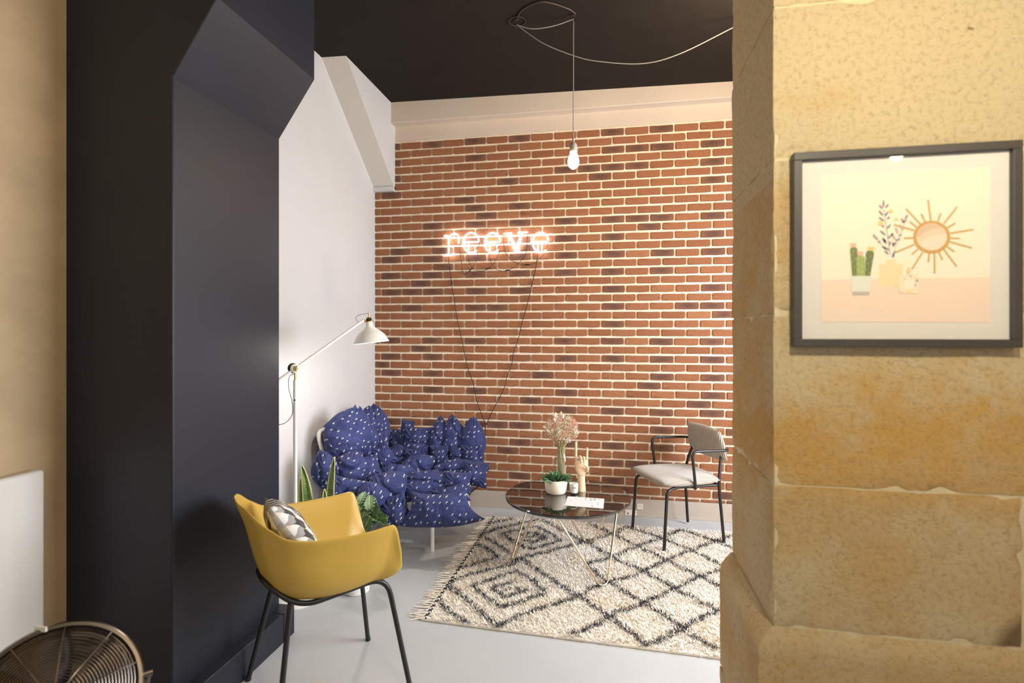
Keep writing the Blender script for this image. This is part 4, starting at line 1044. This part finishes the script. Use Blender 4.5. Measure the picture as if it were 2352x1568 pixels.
# ================================================================== FRAMED PRINT
fy = 1.47
fx0, fx1, fz0, fz1 = .4585, .9645, 1.5600, 2.0565
fc = Vector(((fx0 + fx1) / 2, 1.485, (fz0 + fz1) / 2))
fp = thing('framed_print', 'framed square print of cactus, vase, candle and sunburst mirror on the limestone pier', 'picture', fc)
FM = simple('dark_grey_frame', (.060, .052, .050), .45, var=.04)
W = .020; ax, az = (fx1 - fx0) / 2, (fz1 - fz0) / 2; dd = .030
for (a, b) in (((-ax, az - W), (ax, az)), ((-ax, -az), (ax, -az + W)), ((-ax, -az + W), (-ax + W, az - W)), ((ax - W, -az + W), (ax, az - W))):
    MB().box((a[0], -.015, a[1]), (b[0], .014, b[1])).build('frame_bar', FM, fp, smooth=False, bevel=.0015)
MB().box((-ax + W * .5, .0, -az + W * .5), (ax - W * .5, .010, az - W * .5)).build('mat_board', simple('ivory_mat_board', (.76, .73, .69), .8, var=.01), fp, smooth=False)
def fa(px, py, lay):
    p = ony(px, py, fy + .012); return Vector((p.x - fc.x, -.0004 - lay * .00025, p.z - fc.z))
def z7(x, y): return (1940 + x / 5.6, 420 + y / 5.6)
acol = {}
def amat(c):
    if c not in acol: acol[c] = simple('print_ink_%d' % len(acol), lin(c), .8, var=.01)
    return acol[c]
amats = []; art = MB()
def poly(pts, c, lay=1, z=True):
    c = tuple(int(v + (246 - v) * .22) for v in c); mt = amat(c)
    if mt not in amats: amats.append(mt)
    P = [fa(*(z7(*p) if z else p), lay) for p in pts]
    # orient towards camera (-y)
    nrm = Vector((0, 0, 0))
    for i in range(len(P)): nrm += P[i].cross(P[(i + 1) % len(P)])
    if nrm.y > 0: P = P[::-1]
    art.add(P, [tuple(range(len(P)))], amats.index(mt))
def ell(cx, cy, rx, ry, c, lay=1, rot=0, n=20):
    poly([(cx + rx * math.cos(t) * math.cos(rot) - ry * math.sin(t) * math.sin(rot), cy + rx * math.cos(t) * math.sin(rot) + ry * math.sin(t) * math.cos(rot)) for t in [2 * math.pi * i / n for i in range(n)]], c, lay)
def stroke(a, b, w_, c, lay=1, w2=None):
    a = Vector((*a, 0)); b = Vector((*b, 0)); d = (b - a).normalized(); q = Vector((-d.y, d.x, 0)); w2 = w2 or w_
    poly([(a + q * w_ / 2)[:2], (b + q * w2 / 2)[:2], (b - q * w2 / 2)[:2], (a - q * w_ / 2)[:2]], c, lay)
poly([(1887, 401), (2276, 381), (2276, 740), (1887, 739)], (238, 233, 210), 0, False)
poly([(1887, 642), (2276, 636), (2276, 740), (1887, 739)], (240, 212, 190), 1, False)
GOLD, GREEN, LGR, PINK = (196, 142, 62), (100, 116, 50), (150, 170, 80), (240, 170, 145)
# sunburst mirror
for (a, b) in (((1080, 215), (1115, 490)), ((990, 395), (1045, 500)), ((795, 330), (985, 530)), ((845, 495), (940, 575)), ((640, 535), (905, 610)), ((765, 710), (885, 705)), ((665, 890), (905, 790)), ((870, 920), (950, 850)), ((870, 1110), (1010, 890)), ((1083, 1020), (1095, 900)),
               ((1163, 1165), (1163, 900)), ((1265, 990), (1215, 885)), ((1450, 1075), (1280, 850)), ((1420, 885), (1320, 815)), ((1645, 835), (1360, 755)), ((1490, 713), (1365, 708)), ((1668, 598), (1365, 645)), ((1430, 515), (1330, 575)), ((1455, 305), (1285, 520)), ((1243, 388), (1205, 490))):
    stroke(a, b, 22, GOLD, 2)
ell(1127, 695, 240, 212, GOLD, 3, n=40); ell(1125, 692, 195, 174, (236, 212, 190), 4, n=40)
poly([(935, 650), (960, 600), (1010, 555), (1070, 528), (1140, 520), (1210, 535), (1265, 570), (1150, 585), (1040, 630), (945, 712)], (212, 178, 145), 5)
poly([(945, 712), (1040, 630), (1150, 585), (1265, 570), (1305, 620), (1315, 655), (1200, 655), (1060, 700), (965, 770)], (228, 196, 168), 5)
# cactus
def blob(x0, y0, x1, y1, wtop, wbot, c, lay):
    P = []
    for i in range(9): t = math.pi * i / 8; P.append((x0 - wtop * math.cos(t), y0 + wtop * .9 - wtop * .9 * math.sin(t)))
    P += [(x1 + wbot, y1), (x1 - wbot, y1)]; poly(P, c, lay)
blob(122, 820, 140, 1200, 50, 38, GREEN, 2); blob(330, 862, 300, 1200, 54, 34, (88, 104, 46), 2); blob(210, 925, 210, 1200, 55, 58, LGR, 3)
for x in (185, 215, 245): stroke((x, 950), (x, 1195), 5, (120, 140, 60), 4)
for x in (105, 132, 150): stroke((x, 860), (x + 12, 1195), 4, (70, 86, 36), 3)
for x in (310, 335, 355): stroke((x, 890), (x - 25, 1195), 4, (66, 80, 34), 3)
for (x, y) in ((120, 880), (95, 930), (140, 975), (100, 1010), (130, 1085), (335, 940), (285, 970), (355, 1010), (310, 1035), (285, 1115), (320, 1160), (180, 970), (240, 960), (175, 1045), (225, 1070), (170, 1120), (235, 1140)): ell(x, y, 6, 6, (240, 225, 170), 5, n=6)
poly([(70, 775), (155, 775), (145, 825), (90, 830)], PINK, 4); poly([(160, 880), (245, 880), (235, 935), (175, 930)], PINK, 4); poly([(300, 820), (388, 820), (378, 872), (310, 870)], (238, 190, 100), 4)
poly([(75, 1195), (352, 1195), (325, 1400), (102, 1400)], (222, 226, 212), 4); poly([(102, 1395), (325, 1395), (320, 1440), (106, 1440)], (186, 172, 165), 5)
# vase, lavender
poly([(450, 1040), (540, 1040), (540, 985), (668, 985), (668, 1035), (758, 1035), (752, 1335), (455, 1335)], (236, 214, 164), 2)
LAV = (130, 115, 130); LAV2 = (160, 130, 140)
stroke((510, 340), (595, 930), 7, LAV, 2)
for (x, y, a, l_) in ((505, 265, 90, 50), (470, 305, 45, 35), (550, 295, -50, 35), (472, 385, 50, 45), (545, 395, -50, 35), (480, 465, 35, 45), (570, 447, -45, 25), (500, 555, 35, 20), (572, 560, -50, 40), (495, 640, 38, 48), (578, 695, -40, 20), (610, 665, -50, 30), (525, 745, 60, 40), (650, 780, -50, 30), (690, 728, -20, 34), (510, 825, 30, 32), (545, 845, 25, 42), (585, 775, -70, 30), (545, 895, 40, 34), (640, 905, -60, 40), (630, 940, -60, 24)):
    ell(x, y, l_, 14, LAV, 3, R(a), 10)
stroke((380, 660), (560, 900), 5, LAV2, 2); stroke((810, 415), (620, 940), 5, LAV2, 2)
for (x, y, a, l_) in ((385, 680, 60, 24), (415, 710, 40, 22), (450, 755, 60, 22), (510, 735, 60, 38), (800, 435, -60, 34), (780, 490, -40, 34), (750, 480, 60, 34), (735, 570, 60, 50), (675, 610, 70, 48), (635, 690, 60, 48), (630, 790, 70, 34), (720, 670, -30, 22)):
    ell(x, y, l_, 17, LAV2 if l_ < 40 else (190, 160, 150), 3, R(a), 10)
for (x, y, r_) in ((598, 362, 27), (665, 465, 22), (467, 515, 35)): ell(x, y, r_, r_, (236, 196, 110), 4, n=16)
# patterned candle
poly([(700, 1180), (948, 1170), (945, 1420), (705, 1420)], (240, 222, 190), 5)
poly([(770, 1245), (895, 1245), (895, 1360), (770, 1360)], (242, 232, 208), 6)
ell(827, 1130, 24, 45, (238, 188, 120), 6, n=12)
for (P_, c) in (([(905, 1250), (950, 1230), (950, 1278), (930, 1275)], (130, 180, 130)), ([(830, 1190), (875, 1185), (860, 1210)], (170, 160, 180)), ([(905, 1290), (930, 1310), (908, 1340)], (150, 150, 185)), ([(795, 1375), (870, 1375), (850, 1415), (810, 1415)], (236, 214, 130)), ([(760, 1230), (790, 1228), (770, 1245)], (140, 190, 140)), ([(700, 1385), (740, 1400), (760, 1418), (735, 1412)], (220, 180, 150)), ([(890, 1215), (920, 1225), (895, 1232)], (225, 150, 130))): poly(P_, c, 6)
art.build('print', amats, fp, smooth=False)

MB().box((-ax + W * .8, -.006, -az + W * .8), (ax - W * .8, -.0045, az - W * .8)).build('glazing', m_glass('picture_glazing', .03, (1, 1, 1)), fp, smooth=False)

# ================================================================== WALL HEATER, FAN
ht = thing('panel_heater', 'white flat panel heater on the beige wall at far left', 'heater', (-2.20, 1.30, .70))
MB().box((-.012, -.45, -.36), (.030, .405, .362)).build('panel', PANEL, ht, smooth=True, bevel=.014, seg=4)
for y in (-.3, .3): MB().box((-.031, y - .02, -.25), (-.010, y + .02, .25)).build('bracket', STEELB, ht, smooth=False)

fcn = Vector((-1.390, 1.112, .655))
fan = thing('pedestal_fan', 'round chrome fan with wire grille in the near left corner', 'fan', (fcn.x, fcn.y, 0))
nd = Vector((.60, -.52, .52)).normalized(); FQ = nd.to_track_quat('Z', 'Y').to_matrix()
FC = Vector((0, 0, fcn.z))
def fl2(x, y, z): return FC + FQ @ Vector((x, y, z))
RF = .180
def dome(r): return .070 * (1 - (r / RF) ** 2.2)
m = MB()
for i in range(21):
    r = .034 + (RF - .040) * i / 20; m.tube([fl2(r * math.cos(a), r * math.sin(a), dome(r) + .004) for a in [2 * math.pi * k / 48 for k in range(48)]], .0015, 5, True)
m.build('front_grille', CHROME, fan)
for k in range(10):
    a = 2 * math.pi * k / 10 + .2; MB().tube([fl2(r * math.cos(a), r * math.sin(a), dome(r) + .007) for r in [.02 + (RF - .02) * i / 9 for i in range(10)]], .0021, 6).build('spoke', CHROME, fan)
MB().lathe([(RF - .004, -.018), (RF + .006, -.018), (RF + .009, -.010), (RF + .009, .006), (RF + .004, .012), (RF - .004, .012), (RF - .004, -.018)], 72, c=FC, ax=FQ).build('rim', CHROME, fan)
MB().lathe([(0, dome(0) - .004), (.034, dome(0) - .006), (.036, dome(0) + .004), (.030, dome(0) + .012), (0, dome(0) + .014)], 32, c=FC, ax=FQ).build('badge', CHROME, fan)
m = MB()
for i in range(16):
    r = .07 + (RF - .075) * i / 15; m.tube([fl2(r * math.cos(a), r * math.sin(a), -dome(r) * .9 - .015) for a in [2 * math.pi * k / 40 for k in range(40)]], .0015, 5, True)
m.build('rear_grille', CHROME, fan)
for k in range(4):
    V = []; F = []
    for i in range(9):
        q = i / 8; r = .03 + .135 * q
        for j in range(7):
            s = (j / 6 - .5); a = 2 * math.pi * k / 4 + s * (1.15 - .2 * q) + .3 * q
            V.append(fl2(r * math.cos(a), r * math.sin(a), .010 + s * .045 * (1 - .3 * q)))
    for i in range(8):
        for j in range(6): a = i * 7 + j; F.append((a, a + 1, a + 8, a + 7))
    o = MB().add(V, F).build('blade', simple('fan_blade_metal', (.05, .042, .036), .45, .6) if k == 0 else bpy.data.materials['fan_blade_metal'], fan); s_ = o.modifiers.new('s', 'SOLIDIFY'); s_.thickness = .0015
MB().lathe([(0, .03), (.028, .028), (.032, .0), (.055, -.06), (.06, -.10), (.05, -.16), (.02, -.175), (0, -.176)], 32, c=FC, ax=FQ).build('motor', CHROME, fan)
for sgn in (-1, 1):
    MB().tube([fl2(sgn * (RF + .002), 0, 0), fl2(sgn * (RF + .028), 0, 0)], .009, 12).build('knob', CHROME, fan)
hyo = fl2(0, 0, -.12)
MB().tube(crom([fl2(-RF - .02, 0, 0), fl2(-RF * .9, -.08, -.12), Vector((0, 0, .33)) + Vector((hyo.x, hyo.y, 0)), fl2(RF * .9, -.08, -.12), fl2(RF + .02, 0, 0)], 6), .008, 10).build('yoke', CHROME, fan)
MB().tube([(hyo.x, hyo.y, .02), (hyo.x, hyo.y, .34)], .013, 14).build('pole', CHROME, fan)
MB().lathe([(0, 0), (.16, 0), (.162, .006), (.14, .018), (.02, .03), (0, .03)], 40, c=(hyo.x, hyo.y, 0)).build('base', CHROME, fan)
MB().box((-.018, -.003, -.006), (.018, .003, .006)).build('badge_plate', LWHITE, fan, smooth=False, loc=fl2(-.03, RF + .005, .010))

# ================================================================== sub-parts hang under the part that carries them
def nest(root, child, part):
    ps = [o for o in root.children if o.name.split('.')[0] == part]
    for o in [o for o in root.children if o.name.split('.')[0] == child]:
        c = sum((v.co for v in list(o.data.vertices)[:8]), Vector()) / min(8, len(o.data.vertices))
        best = min(ps, key=lambda p: min((v.co - c).length for v in p.data.vertices)); o.parent = best
for rt_ in list(C.objects):
    if rt_.parent is None and rt_.type == 'EMPTY':
        k = set(o.name.split('.')[0] for o in rt_.children)
        for ch, pa_ in (('soil', 'pot'), ('holes', 'plate'), ('wing_nut', 'joint_disc'), ('brass_collar', 'shade'), ('bulb', 'lamp_holder'), ('wick', 'wax'), ('label_print', 'tumbler'), ('stems', 'glass_body'), ('print', 'mat_board')):
            if ch in k and pa_ in k: nest(rt_, ch, pa_)
for o in list(YC.children):
    if o.name.startswith('foot_cap'):
        c = o.data.vertices[0].co
        o.parent = min([p for p in YC.children if p.name.split('.')[0] in ('leg', 'frame_tube')], key=lambda p: min((v.co - c).length for v in p.data.vertices))
